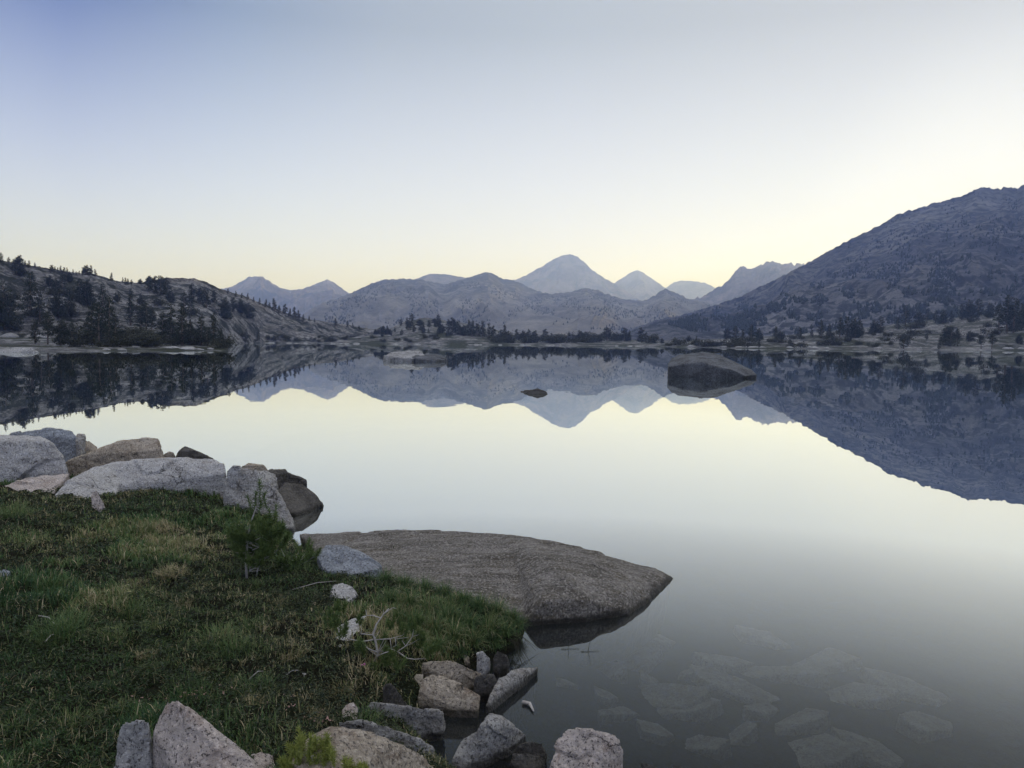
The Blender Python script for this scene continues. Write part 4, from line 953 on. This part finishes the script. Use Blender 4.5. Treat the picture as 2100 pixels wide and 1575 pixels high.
for k in range(26):
    px = random.uniform(1400, 2100)
    r_ = float(interp([(1400, 330), (1500, 285), (1700, 300), (2100, 345)], px)) + 8
    shore_rock(px, 703.5 + (px - 1500) * .0082 + 2900 / r_ - 1, r_, random.uniform(8, 22), random.uniform(2, 4), M_FARROCK, 'pale rock at the waterline of the right shore', 'pale rocks along the right shore')

# ------------------------------------------------------------------ grass and ground cover on the bank
def in_foot(x, y, shrink=0.0):
    inside = np.zeros(len(x), bool)
    for P in FOOT:
        # convex hull test
        pts = P[np.lexsort((P[:, 1], P[:, 0]))]
        def half(pp):
            h_ = []
            for q in pp:
                while len(h_) >= 2 and (h_[-1][0] - h_[-2][0]) * (q[1] - h_[-2][1]) - (h_[-1][1] - h_[-2][1]) * (q[0] - h_[-2][0]) <= 0: h_.pop()
                h_.append(q)
            return h_
        H_ = half(pts)[:-1] + half(pts[::-1])[:-1]
        H_ = np.array(H_); c_ = H_.mean(0); H_ = c_ + (H_ - c_) * 0.90
        ok = np.ones(len(x), bool)
        for i in range(len(H_)):
            a = H_[i]; b_ = H_[(i + 1) % len(H_)]
            ok &= ((b_[0] - a[0]) * (y - a[1]) - (b_[1] - a[1]) * (x - a[0])) > 0
        inside |= ok
    return inside
def sample_bank(n_, rmin=1.6, rmax=10.8, a0=-44, a1=16, smin=0.02):
    r_ = rmin + (rmax - rmin) * RNG.random(n_) ** 1.15
    a = np.radians(a0 + (a1 - a0) * RNG.random(n_))
    x = r_ * np.sin(a); y = r_ * np.cos(a)
    s = signed(x, y); k = (s > smin)
    x, y = x[k], y[k]
    k = ~in_foot(x, y)
    return x[k], y[k]
HC = [(at_ground(590, 1470), .42), (at_ground(470, 1440), .26), (at_ground(430, 1545), .2), (at_ground(700, 1420), .25), (at_ground(560, 1160), .35), (at_ground(640, 1230), .25), (at_ground(420, 1030), .35), (at_ground(170, 1130), .3), (at_ground(330, 1390), .15)]
def heathy(x, y):
    h_ = np.zeros(len(x))
    wv_ = 1 + .45 * fbm(x * 5, y * 5, None, 3)
    for c_, r_ in HC:
        h_ = np.maximum(h_, sstep(1.25, .6, np.hypot(x - c_.x, y - c_.y) / (r_ * wv_)))
    return h_
def blades(name, x, y, L_, W_, dry, bend=0.5, z=None, az=None, tilt0=0.25, zoff=-0.005):
    n_ = len(x)
    z = bank_z(x, y) + zoff if z is None else z
    az = RNG.random(n_) * 6.283 if az is None else az
    t0 = np.abs(RNG.normal(0, tilt0, n_)); t1 = t0 + bend * RNG.random(n_) * 1.6
    dx, dy = np.cos(az), np.sin(az)
    sx, sy = -dy, dx
    def off(t): return np.sin(t), np.cos(t)
    s0, c0 = off(t0); s1, c1 = off((t0 + t1) / 2); s2, c2 = off(t1)
    p0 = np.stack([x, y, z], 1)
    p1 = p0 + np.stack([dx * s0, dy * s0, c0], 1) * (L_ * .4)[:, None]
    p2 = p1 + np.stack([dx * s1, dy * s1, c1], 1) * (L_ * .35)[:, None]
    p3 = p2 + np.stack([dx * s2, dy * s2, c2], 1) * (L_ * .3)[:, None]
    sd_ = np.stack([sx, sy, 0 * sx], 1) * (W_ * .5)[:, None]
    V = np.stack([p0 - sd_, p0 + sd_, p1 - sd_ * .9, p1 + sd_ * .9, p2 - sd_ * .6, p2 + sd_ * .6, p3], 1).reshape(-1, 3)
    b0 = np.arange(n_)[:, None] * 7
    f = np.concatenate([b0 + [0, 1, 3, 2], b0 + [2, 3, 5, 4], b0 + [4, 5, 6]], 1).ravel()
    sizes = np.tile([4, 4, 3], n_)
    me = mesh_fast(name, V, f, sizes, True)
    at = me.attributes.new('dry', 'FLOAT', 'POINT'); at.data.foreach_set('value', np.repeat(np.clip(dry, 0, 1), 7).astype(np.float32))
    return me
x, y = sample_bank(470000)
pn = fbm(x * 1.5 + 3, y * 1.5, None, 4); pn2 = fbm(x * 0.9 - 8, y * 0.9 + 2, None, 3); pn3 = fbm(x * 5 + 1, y * 5, None, 3)
gx = sstep(-0.2, 0.35, pn + 0.25 * pn3)
pn4 = fbm(x * 13, y * 13 + 5, None, 2)
keep = RNG.random(len(x)) < (0.30 + 0.70 * gx) * sstep(-0.40, 0.30, pn4 + .30 * gx)
keep &= RNG.random(len(x)) > .82 * heathy(x, y)
x, y, pn, pn2, pn3, gx = [a[keep] for a in (x, y, pn, pn2, pn3, gx)]
rr = np.hypot(x, y)
near_left = sstep(2.0, -1.2, x + 1.2 + 0.6 * (y - 2.5)) # greener towards the lower left
dry = 0.30 + 0.50 * sstep(-0.05, 0.3, pn2) + 0.25 * pn3 + RNG.normal(0, .17, len(x)) - 0.24 * near_left
dry = np.where(RNG.random(len(x)) < 0.06, 0.95, dry)
L_ = (0.022 + 0.042 * gx * RNG.random(len(x)) + 0.02 * RNG.random(len(x))) * (1 + .4 * (RNG.random(len(x)) < .06)) * (0.9 + 0.04 * rr)
W_ = (0.0020 + 0.0008 * rr) * RNG.uniform(.6, 1.3, len(x))
me = blades('grass', x, y, L_, W_, dry, 0.9, tilt0=.45)
tag(link('grass', me, M_GRASS), 'short green and straw coloured grass covering the bank', None, None, 'stuff')
# matted leaves of heath and herbs
def leafmat(name, x, y, size, zr, mat, label, kind='stuff'):
    n_ = len(x); z = bank_z(x, y) + RNG.random(n_) * zr
    a = RNG.normal(0, 1, (n_, 3)); a /= np.linalg.norm(a, axis=1)[:, None]; a[:, 2] *= .6
    b_ = np.cross(a, RNG.normal(0, 1, (n_, 3))); b_ /= np.linalg.norm(b_, axis=1)[:, None]
    p_ = np.stack([x, y, z], 1); s_ = (size * RNG.uniform(.6, 1.3, n_))[:, None]
    V = np.stack([p_ - a * s_, p_ - b_ * s_ * .35, p_ + a * s_, p_ + b_ * s_ * .35], 1).reshape(-1, 3)
    me = mesh_fast(name, V, np.arange(n_ * 4), np.full(n_, 4), False)
    return tag(link(name, me, mat), label, None, None, kind)
x2, y2 = sample_bank(45000)
me = blades('dead_grass', x2, y2, RNG.uniform(.02, .06, len(x2)), 0.0014 + 0.0003 * np.hypot(x2, y2), RNG.normal(.82, .12, len(x2)) - .35 * (fbm(x2 * 2, y2 * 2, None, 3) < 0), .4, tilt0=1.5, zoff=.008)
tag(link('dead_grass', me, M_GRASS), 'matted dead grass blades lying in the turf', None, None, 'stuff')
x, y = sample_bank(240000, 1.6, 10)
hn = fbm(x * 1.5 + 3, y * 1.5, None, 4) + .25 * fbm(x * 5 + 1, y * 5, None, 3)
k = (hn < 0.05) | (RNG.random(len(x)) < .25)
x, y = x[k], y[k]
x3, y3 = sample_bank(160000, 1.6, 8)
k = RNG.random(len(x3)) < heathy(x3, y3)
leafmat('heath', x3[k], y3[k], 0.006 + 0.0010 * np.hypot(x3[k], y3[k]), .065, M_HEATH, 'dark low heath in patches on the bank')
leafmat('heath', x, y, 0.006 + 0.0010 * np.hypot(x, y), .035 , M_HEATH, 'dark matted heath leaves between the grass')
x, y = sample_bank(200000, 1.6, 5.5, -46, 0)
hn = fbm(x * 1.1 + 13, y * 1.1, None, 3)
k = ((x + 1.2 + .6 * (y - 2.5)) < 0.4 + hn)
x, y = x[k], y[k]
leafmat('ground_cover', x, y, 0.006 + 0 * x, .03, M_HERB, 'fresh green low herbs at the lower left of the bank')

# tufts and sedges one can tell apart
def tuft_mesh(seed, n_, Lm, spread, w_, dry, bend=1.2, dv=.14):
    rs = np.random.default_rng(seed)
    a = rs.random(n_) * 6.283; r_ = spread * rs.random(n_) ** .7
    x = r_ * np.cos(a); y = r_ * np.sin(a)
    azz = a + rs.normal(0, .7, n_)
    me = blades('grass_tuft', x, y, Lm * rs.uniform(.5, 1.1, n_), np.full(n_, w_), dry + rs.normal(0, dv, n_), bend, z=np.full(n_, -.01), az=azz, tilt0=.5)
    me.materials.append(M_GRASS)
    return me
T_GREEN = [tuft_mesh(1, 220, .10, .10, .0026, .42), tuft_mesh(2, 260, .12, .12, .0026, .38), tuft_mesh(3, 200, .09, .09, .0026, .5)]
T_STRAW = [tuft_mesh(4, 420, .07, .07, .0024, .86), tuft_mesh(5, 320, .06, .09, .0024, .78)]
T_SEDGE = [tuft_mesh(6, 300, .32, .07, .0065, .24, 1.9, .25), tuft_mesh(7, 320, .28, .09, .006, .20, 2.0, .25), tuft_mesh(8, 240, .36, .06, .006, .45, 1.8, .3)]
def tuft(px, py, meshes, s_, label, group=None):
    p_ = at_ground(px, py)
    if group == 'sedge': pass
    o = link('grass_tuft', random.choice(meshes), None, None, p_); o.scale = (s_,) * 3; o.rotation_euler = (0, 0, random.uniform(0, 6.28))
    tag(o, label, 'grass tuft', group)
random.seed(3)
tuft(592, 1345, T_STRAW, 1.3, 'bright straw coloured tuft left of the bare grey branches', 'straw coloured tufts')
tuft(350, 1178, T_STRAW, 1.3, 'straw tuft in the middle of the bank', 'straw coloured tufts')
tuft(268, 1200, T_STRAW, 1.0, 'small straw tuft left of the middle one', 'straw coloured tufts')
tuft(575, 1240, T_STRAW, 1.0, 'straw tuft below the pine sapling', 'straw coloured tufts')
for (px, py) in [(330, 1110), (240, 1112), (420, 1090), (300, 1345), (420, 1375), (520, 1440), (100, 1060), (60, 1060), (370, 1240), (300, 1010), (640, 1470), (180, 1300), (700, 1410), (820, 1250)]:
    tuft(px, py, T_STRAW, random.uniform(.6, 1.0), 'small faded straw tuft in the turf', 'small faded tufts in the turf')
for (px, py, lb) in [(280, 1095, 'green tuft upper left of the sapling'), (130, 1300, 'spidery green tuft with pale blades at the lower left'), (270, 1265, 'dense green tuft in the lower middle of the bank'), (450, 1310, 'green tuft left of the straw tuft')]:
    tuft(px, py, T_GREEN, 1.2, lb, 'green tufts')
for k in range(34):
    px, py = random.uniform(0, 820), random.uniform(1060, 1560)
    tuft(px, py, T_GREEN, random.uniform(.5, .95), 'small green tuft of grass in the turf', 'small green tufts in the turf')
for (px, py) in [(240, 1000), (262, 998), (380, 992), (395, 988), (430, 990), (445, 992), (410, 985), (20, 1050), (30, 1060), (215, 1010)]:
    tuft(px, py, T_GREEN, random.uniform(1.2, 1.8), 'tall grass tuft growing against the long pale slab', 'grass tufts along the long pale slab')
for (px, py, s_) in [(790, 1195, .8), (830, 1205, .8), (870, 1215, .85), (910, 1222, .9), (950, 1240, .9), (985, 1250, .95), (1020, 1262, .95), (1048, 1275, .9), (1060, 1290, .85), (1035, 1305, .9), (1000, 1300, 1.0), (960, 1290, 1.0), (920, 1275, 1.0), (880, 1262, 1.0),
                     (840, 1245, .9), (800, 1235, .8), (1010, 1325, .85), (970, 1325, .9), (930, 1315, 1.0), (890, 1300, 1.0), (850, 1285, .9), (900, 1335, .8), (860, 1325, .8), (940, 1345, .7), (820, 1275, .8)]:
    tuft(px, py, T_SEDGE, s_ * .52, 'arching sedge clump on the bank edge beside the broad slab', 'sedge clumps along the bank edge')
# thin stems: upright blades before the slab and reeds in the water
def stem(name, label, pts, r_, mat, cat, group=None, head=False):
    g_ = Geo(); base = Vector(pts[0])
    g_.tube([Vector(p_) - base for p_ in pts], [r_ * (1 - .6 * i / (len(pts) - 1)) for i in range(len(pts))], 5)
    if head:
        tip = Vector(pts[-1]) - base; dr = (Vector(pts[-1]) - Vector(pts[-2])).normalized()
        g_.tube([tip - dr * .02, tip, tip + dr * .02], [r_ * .6, r_ * 2.2, r_ * .6], 5)
    o = link(name, g_.mesh(name), mat, None, base); tag(o, label, cat, group); return o
M_STEM = leaf_mat('stem', (0.05, 0.06, 0.03), (0.10, 0.09, 0.05))
M_REED = leaf_mat('reed', (0.02, 0.022, 0.018), (0.03, 0.03, 0.02))
for (px, py, hh, dx) in [(787, 1175, .17, .03), (793, 1178, .24, .06), (752, 1170, .13, .02), (895, 1180, .10, -.02), (902, 1178, .13, .03), (985, 1210, .17, .05), (1030, 1215, .13, .01), (800, 1180, .14, -.02), (245, 985, .22, .03), (365, 985, .3, .01), (372, 985, .26, -.02)]:
    p_ = at_ground(px, py)
    stem('grass', 'thin dark seeding grass stem standing against the paler rock behind', [p_, p_ + Vector((dx * .3, 0, hh * .5)), p_ + Vector((dx, 0, hh))], .0022, M_STEM, 'grass', 'thin seeding grass stems', True)
for (px, py, hh, dx, lb) in [(1165, 1330, .07, .005, 'left thin reed standing in the water below the broad slab'), (1206, 1335, .10, .02, 'right thin reed standing in the water below the broad slab')]:
    p_ = PZ(px, py, 0)
    stem('reed', lb, [p_ - Vector((0, 0, .1)), p_, p_ + Vector((dx, 0, hh))], .0025, M_REED, 'reed', 'thin reeds in the water')
    q = PZ(px - 5, py + 1, .003)
    stem('reed', lb.replace('thin reed standing', 'reed leaf lying flat'), [q - Vector((.03, 0, 0)), q, q + Vector((.09, .01, 0))], .002, M_REED, 'reed', 'reed leaves lying on the water')
# floating twig
a = PZ(1072, 1440, .01); b_ = PZ(1086, 1442, .015); c = PZ(1094, 1458, .01)
stem('twig', 'short bent dead twig floating beside the pointed slab', [a, b_, b_.lerp(c, .5), c], .012, M_PALEBARK, 'twig')
# drooping dark stems over the water by the sedge
random.seed(8)
for k in range(16):
    p_ = at_ground(1040 + random.uniform(-8, 12), 1320 + random.uniform(-12, 14)); p_.z = max(p_.z, .08)
    e_ = PZ(1062 + random.uniform(0, 42), 1322 + random.uniform(0, 44), .015)
    stem('sedge', 'dark wet sedge stem drooping into the water', [p_, p_.lerp(e_, .5) + Vector((0, 0, .05)), e_], .0025, M_REED, 'sedge', 'dark sedge stems drooping into the water')

# ------------------------------------------------------------------ small foreground pines
def pine(name, label, base, skeleton, shoots, needlemat, ln, wd, nper, seed, rscale=1.0, barkmat=None):
    """skeleton: polylines (points relative to base, radius0, radius1); shoots: list of polylines with needles"""
    rs = random.Random(seed)
    root = empty(name, base)
    g_ = Geo()
    for k_, (pts, r0, r1) in enumerate(skeleton[:1]):
        g_.tube(pts, [r0 + (r1 - r0) * i / (len(pts) - 1) for i in range(len(pts))], 8)
    link('trunk', g_.mesh('trunk'), barkmat or M_PALEBARK, root)
    for (pts, r0, r1) in skeleton[1:]:
        g_ = Geo(); g_.tube(pts, [r0 + (r1 - r0) * i / (len(pts) - 1) for i in range(len(pts))], 6)
        link('branch', g_.mesh('branch'), barkmat or M_PALEBARK, root)
    g_ = Geo()
    for pts in shoots:
        g_.tube(pts, [.003 * rscale] * len(pts), 4)
        needles(g_, pts, nper, ln, wd, rs)
    link('needles', g_.mesh('needles', False), needlemat, root)
    tag(root, label, 'tree')
    return root
def curve3(p0, d0, L_, up, n_=5, rs=random):
    pts = [Vector(p0)]; d_ = Vector(d0).normalized()
    for i in range(n_):
        d_ = (d_ + Vector((rs.uniform(-.12, .12), rs.uniform(-.12, .12), up))).normalized()
        pts.append(pts[-1] + d_ * (L_ / n_))
    return pts
# the sapling
rs = random.Random(77)
base = at_ground(507, 1190); dist = base.y; U = dist / F
trunk = [Vector((0, 0, -.05)), Vector((-2 * U, 0, 40 * U)), Vector((1 * U, 0, 80 * U)), Vector((8 * U, 0, 120 * U)), Vector((24 * U, 0, 165 * U))]
skel = [(trunk, .010, .004)]; shoots = []
fork = [Vector((18 * U, 0, 0)), Vector((20 * U, .02, 22 * U)), Vector((30 * U, .03, 55 * U)), Vector((55 * U, .04, 92 * U))]
skel.append((fork, .007, .003))
for k in range(22):
    a = rs.random() * 6.28; z0 = rs.uniform(30, 100) * U
    st = trunk[0].lerp(trunk[-1], z0 / (165 * U)) if k % 3 else fork[0].lerp(fork[-1], rs.uniform(.3, .95))
    pts = curve3(st, (math.cos(a), math.sin(a) * .8, .25), rs.uniform(30, 58) * U, .16, 5, rs)
    skel.append((pts, .0035, .002)); shoots.append(pts[2:]); 
    for _ in range(4):
        q = pts[rs.randint(2, 5)]
        shoots.append(curve3(q, (rs.gauss(0, 1), rs.gauss(0, .8), .5), rs.uniform(18, 34) * U, .3, 3, rs))
for k in range(6):   # bare low grey twigs
    a = rs.choice((0, 3.14)) + rs.uniform(-.6, .6)
    skel.append((curve3(trunk[0].lerp(trunk[-1], rs.uniform(.15, .5)), (math.cos(a), math.sin(a), .0), rs.uniform(15, 38) * U, .05, 4, rs), .003, .0012))
for (ax, az_, L_) in [(28, 168, 42), (18, 150, 36), (5, 135, 40), (38, 150, 34), (60, 100, 58), (48, 110, 40), (-18, 110, 46), (-28, 95, 34), (75, 95, 30), (30, 130, 40), (-38, 78, 30), (8, 105, 38), (70, 70, 30), (50, 75, 32), (-10, 80, 34), (25, 95, 38)]:
    shoots.append([Vector((ax * U, rs.uniform(-.06, .06), az_ * U)), Vector((ax * U + rs.uniform(-3, 3) * U, 0, (az_ + L_ * .5) * U)), Vector((ax * U + rs.uniform(-3, 3) * U, 0, (az_ + L_) * U))])
pine('pine_sapling', 'young dark green pine sapling with pale grey stems on the bank', base, skel, shoots, M_NEEDLE, .044, .0023, 100, 5)
# dark needle shrub right of the sapling
rs = random.Random(78)
base = at_ground(600, 1165); skel = []; shoots = []
for k in range(20):
    a = rs.random() * 6.28
    pts = curve3((0, 0, 0), (math.cos(a), math.sin(a), .35), rs.uniform(.12, .32), .1, 4, rs)
    skel.append((pts, .005, .002)); shoots.append(pts[1:]); shoots.append(curve3(pts[-2], (math.cos(a + .6), math.sin(a), .6), .1, .2, 3, rs)); shoots.append(curve3(pts[2], (math.cos(a - .7), math.sin(a), .6), .1, .2, 3, rs))
pine('dwarf_pine', 'low spreading dark green dwarf pine right of the sapling', base, skel, shoots, M_NEEDLE, .035, .0020, 75, 6)
# krummholz with bare silver branches
rs = random.Random(79)
def W3(px, py, dy=0.0, ref=[None]):
    b0 = ref[0]; d = ray(px, py); t = (b0.y + dy) / d.y
    return (EYE + d * t) - b0
base = at_ground(770, 1360); W3.__defaults__[1][0] = base
mainb = [W3(768, 1362), W3(775, 1340), W3(770, 1315, .02), W3(765, 1300, .03), W3(772, 1280, .04), W3(785, 1262, .05), W3(797, 1248, .05)]
skel = [(mainb, .0075, .003)]
lines = [[(765, 1312, 0), (740, 1316, -.03), (715, 1310, -.06), (697, 1298, -.07), (688, 1290, -.07)], [(768, 1312, 0), (800, 1310, .0), (825, 1303, .02)], [(775, 1338, 0), (800, 1330, -.02), (815, 1336, -.03), (832, 1325, -.03), (846, 1305, -.02), (848, 1290, -.02)],
         [(815, 1336, -.03), (835, 1350, -.06), (850, 1352, -.07), (875, 1350, -.08)], [(765, 1302, .02), (740, 1300, .04)], [(811, 1310, .02), (812, 1325, .02)], [(785, 1262, .05), (792, 1255, .03), (806, 1246, .02)], [(782, 1268, .05), (765, 1262, .06), (752, 1262, .06), (750, 1250, .07)],
         [(775, 1338, -.02), (755, 1330, -.04), (748, 1322, -.04)], [(790, 1388, -.05), (772, 1392, -.08), (760, 1400, -.1), (755, 1408, -.1)], [(770, 1365, -.03), (785, 1378, -.05), (795, 1384, -.05)], [(775, 1345, -.03), (790, 1338, -.05), (800, 1335, -.05)], [(770, 1372, -.03), (780, 1380, -.05), (795, 1392, -.07)]]
for ln_ in lines:
    skel.append(([W3(*q) for q in ln_], .0036, .0016))
for k in range(26):
    ln_ = rs.choice(lines + [[(768, 1340, 0), (785, 1262, .05)]]); q = rs.choice(ln_)
    skel.append((curve3(W3(*q), (rs.gauss(0, 1), rs.gauss(0, .6), rs.gauss(.3, .5)), rs.uniform(.03, .09), .05, 4, rs), .0018, .0007))
shoots = []
for (px, py, dy) in [(690, 1292, -.07), (680, 1275, -.05), (672, 1290, -.08), (848, 1296, -.02), (855, 1280, 0), (880, 1345, -.08), (888, 1335, -.06), (884, 1350, -.1), (830, 1305, .02), (700, 1310, -.08), (715, 1300, -.03), (800, 1290, .06), (820, 1295, .08), (850, 1310, 0), (735, 1330, -.05),
                     (745, 1345, -.08), (800, 1365, -.08), (815, 1375, -.1), (760, 1385, -.1), (780, 1320, .06), (730, 1280, .08), (700, 1260, .06), (685, 1255, .05), (825, 1330, .04), (862, 1330, .0), (790, 1350, -.02), (810, 1350, -.04)]:
    for _ in range(3):
        p_ = W3(px + rs.uniform(-8, 8), py + rs.uniform(-6, 6), dy)
        shoots.append(curve3(p_, (rs.gauss(0, .5), rs.gauss(0, .5), 1), rs.uniform(.04, .075), .2, 3, rs))
pine('dwarf_pine', 'sprawling dwarf pine with bare silver branches above the shore rocks', base, skel, shoots, M_NEEDLE, .030, .0019, 100, 7)
# bright small pine at the bottom edge
rs = random.Random(80)
base = at_ground(660, 1620); W3.__defaults__[1][0] = base
skel = [([Vector((0, 0, -.03)), W3(655, 1590), W3(640, 1550)], .012, .006)]
shoots = []
for (px, py, L_) in [(625, 1560, .13), (600, 1570, .10), (640, 1570, .10), (610, 1545, .07), (585, 1575, .05), (665, 1560, .09), (680, 1560, .08), (690, 1575, .08), (650, 1590, .09), (705, 1580, .07), (720, 1600, .08), (740, 1600, .06), (615, 1590, .1), (590, 1600, .1), (670, 1590, .09), (635, 1545, .08), (655, 1545, .06), (735, 1585, .04)]:
    for _ in range(3):
        p_ = W3(px + rs.uniform(-10, 10), py + rs.uniform(-4, 6), rs.uniform(-.05, .05))
        skel.append(([W3(655, 1590), (W3(655, 1590) + p_) * .5 + Vector((0, 0, -.01)), p_], .004, .002)) if rs.random() < .35 else None
        shoots.append(curve3(p_, (rs.gauss(0, .25), rs.gauss(0, .3), 1), L_ * rs.uniform(.6, 1), .2, 3, rs))
pine('pine_seedling', 'small bright yellow green pine at the bottom edge before the tan boulder', base, skel, shoots, M_NEEDLEB, .026, .0014, 130, 8)

# ------------------------------------------------------------------ flowers
def flower_mesh(seed, mat, r_, petals):
    rs = random.Random(seed); g_ = Geo()
    for c_ in range(petals):
        a = rs.random() * 6.28; o_ = Vector((math.cos(a) * r_ * .6, math.sin(a) * r_ * .6, .03 + rs.uniform(0, r_)))
        for k in range(5):
            b_ = k * 1.2566 + a; t = Vector((math.cos(b_), math.sin(b_), .4)) * r_ * .5; s_ = Vector((-math.sin(b_), math.cos(b_), 0)) * r_ * .22
            g_.quad(o_, o_ + t * .6 - s_, o_ + t, o_ + t * .6 + s_)
    k0 = len(g_.S)
    g_.tube([(0, 0, -.01), (0, 0, .03)], .0012, 4)
    me = g_.mesh('flower', False); me.materials.append(mat); me.materials.append(M_STEM)
    for i in range(k0, len(me.polygons)): me.polygons[i].material_index = 1
    return me
FP = [flower_mesh(1, M_PINKF, .006, 4), flower_mesh(2, M_PINKF, .0055, 3)]
random.seed(17)
for k in range(58):
    cx, cy_, sx_, sy_ = random.choice([(440, 1440, 60, 22), (600, 1450, 50, 30), (660, 1490, 25, 8), (650, 1480, 25, 12), (300, 1450, 30, 10), (400, 1440, 40, 10)])
    px, py = random.gauss(cx, sx_ * .5), random.gauss(cy_, sy_ * .5)
    p_ = at_ground(px, py)
    o = link('flower', random.choice(FP), None, None, p_); o.rotation_euler = (random.uniform(-.3, .3), random.uniform(-.3, .3), random.uniform(0, 6)); o.scale = (random.uniform(.7, 1.2),) * 3
    tag(o, 'tiny pale pink flower head in the dark heath near the bottom', 'flower', 'pale pink heath flowers')
p_ = at_ground(745, 1385)
o = link('flower', flower_mesh(9, M_MAGENTA, .012, 3), None, None, p_ + Vector((0, 0, .02))); tag(o, 'single magenta flower below the bare silver branches', 'flower')

# dead twigs in the turf
for (ax, ay, bx_, by_, lb) in [(80, 1270, 112, 1290, 'pale dead stem lying in the grass at the lower left'), (92, 1325, 112, 1312, 'short straw stem in the dark turf at the lower left'), (580, 1398, 612, 1386, 'pale dead twig beside the small pebble in the heath'),
                              (512, 1400, 540, 1388, 'small weathered bit of wood in the heath'), (600, 1215, 690, 1200, 'long thin dead twig lying below the grey blue rock'), (610, 1120, 640, 1112, 'bleached twig in the dwarf pine')]:
    a = at_ground(ax, ay) + Vector((0, 0, .02)); b_ = at_ground(bx_, by_) + Vector((0, 0, .03)); c = a.lerp(b_, .55) + Vector((0, .01, .012))
    stem('twig', lb, [a, c, b_], .004, M_PALEBARK, 'twig')

# ------------------------------------------------------------------ labels: where look-alikes share one, say which by its order
ORD = 'first second third fourth fifth sixth seventh eighth ninth tenth eleventh twelfth thirteenth fourteenth fifteenth sixteenth seventeenth eighteenth nineteenth twentieth'.split()
ORD += ['twenty-' + o_ for o_ in ORD[:9]] + ['thirtieth'] + ['thirty-' + o_ for o_ in ORD[:9]]
bpy.context.view_layer.update()
sets = {}
for o in COL.objects:
    if o.get('category') and o.parent is None: sets.setdefault((o['label'], o.get('group')), []).append(o)
CI = CAMROT.transposed()
def pxof(o):
    v = CI @ (o.matrix_world.translation - EYE); return v.x / max(1e-6, -v.z)
for (lb, g_), os_ in sets.items():
    if 1 < len(os_) <= 39 and len(lb.split()) <= 12:
        for k, o in enumerate(sorted(os_, key=pxof)):
            o['label'] = lb + ', ' + ORD[k] + ' from the left'

# ------------------------------------------------------------------ haze
m = bpy.data.materials.new('haze'); m.use_nodes = True; n = m.node_tree.nodes; l = m.node_tree.links
n.remove(n['Principled BSDF'])
pv = n.new('ShaderNodeVolumePrincipled'); pv.inputs['Color'].default_value = (0.32, 0.46, 1.0, 1); pv.inputs['Absorption Color'].default_value = (1, 1, 1, 1); pv.inputs['Density'].default_value = 2.3e-4; pv.inputs['Anisotropy'].default_value = 0.5
l.new(pv.outputs[0], n['Material Output'].inputs['Volume'])
x0, x1, y0, y1, z0, z1 = -7500, 8500, -1200, 9800, -7.0, 760
me = mesh_np('haze', [(x0, y0, z0), (x1, y0, z0), (x1, y1, z0), (x0, y1, z0), (x0, y0, z1), (x1, y0, z1), (x1, y1, z1), (x0, y1, z1)], [(3, 2, 1, 0), (4, 5, 6, 7), (0, 1, 5, 4), (1, 2, 6, 5), (2, 3, 7, 6), (3, 0, 4, 7)], False)
tag(link('haze', me, m), 'blue evening haze over the valley', None, None, 'stuff')
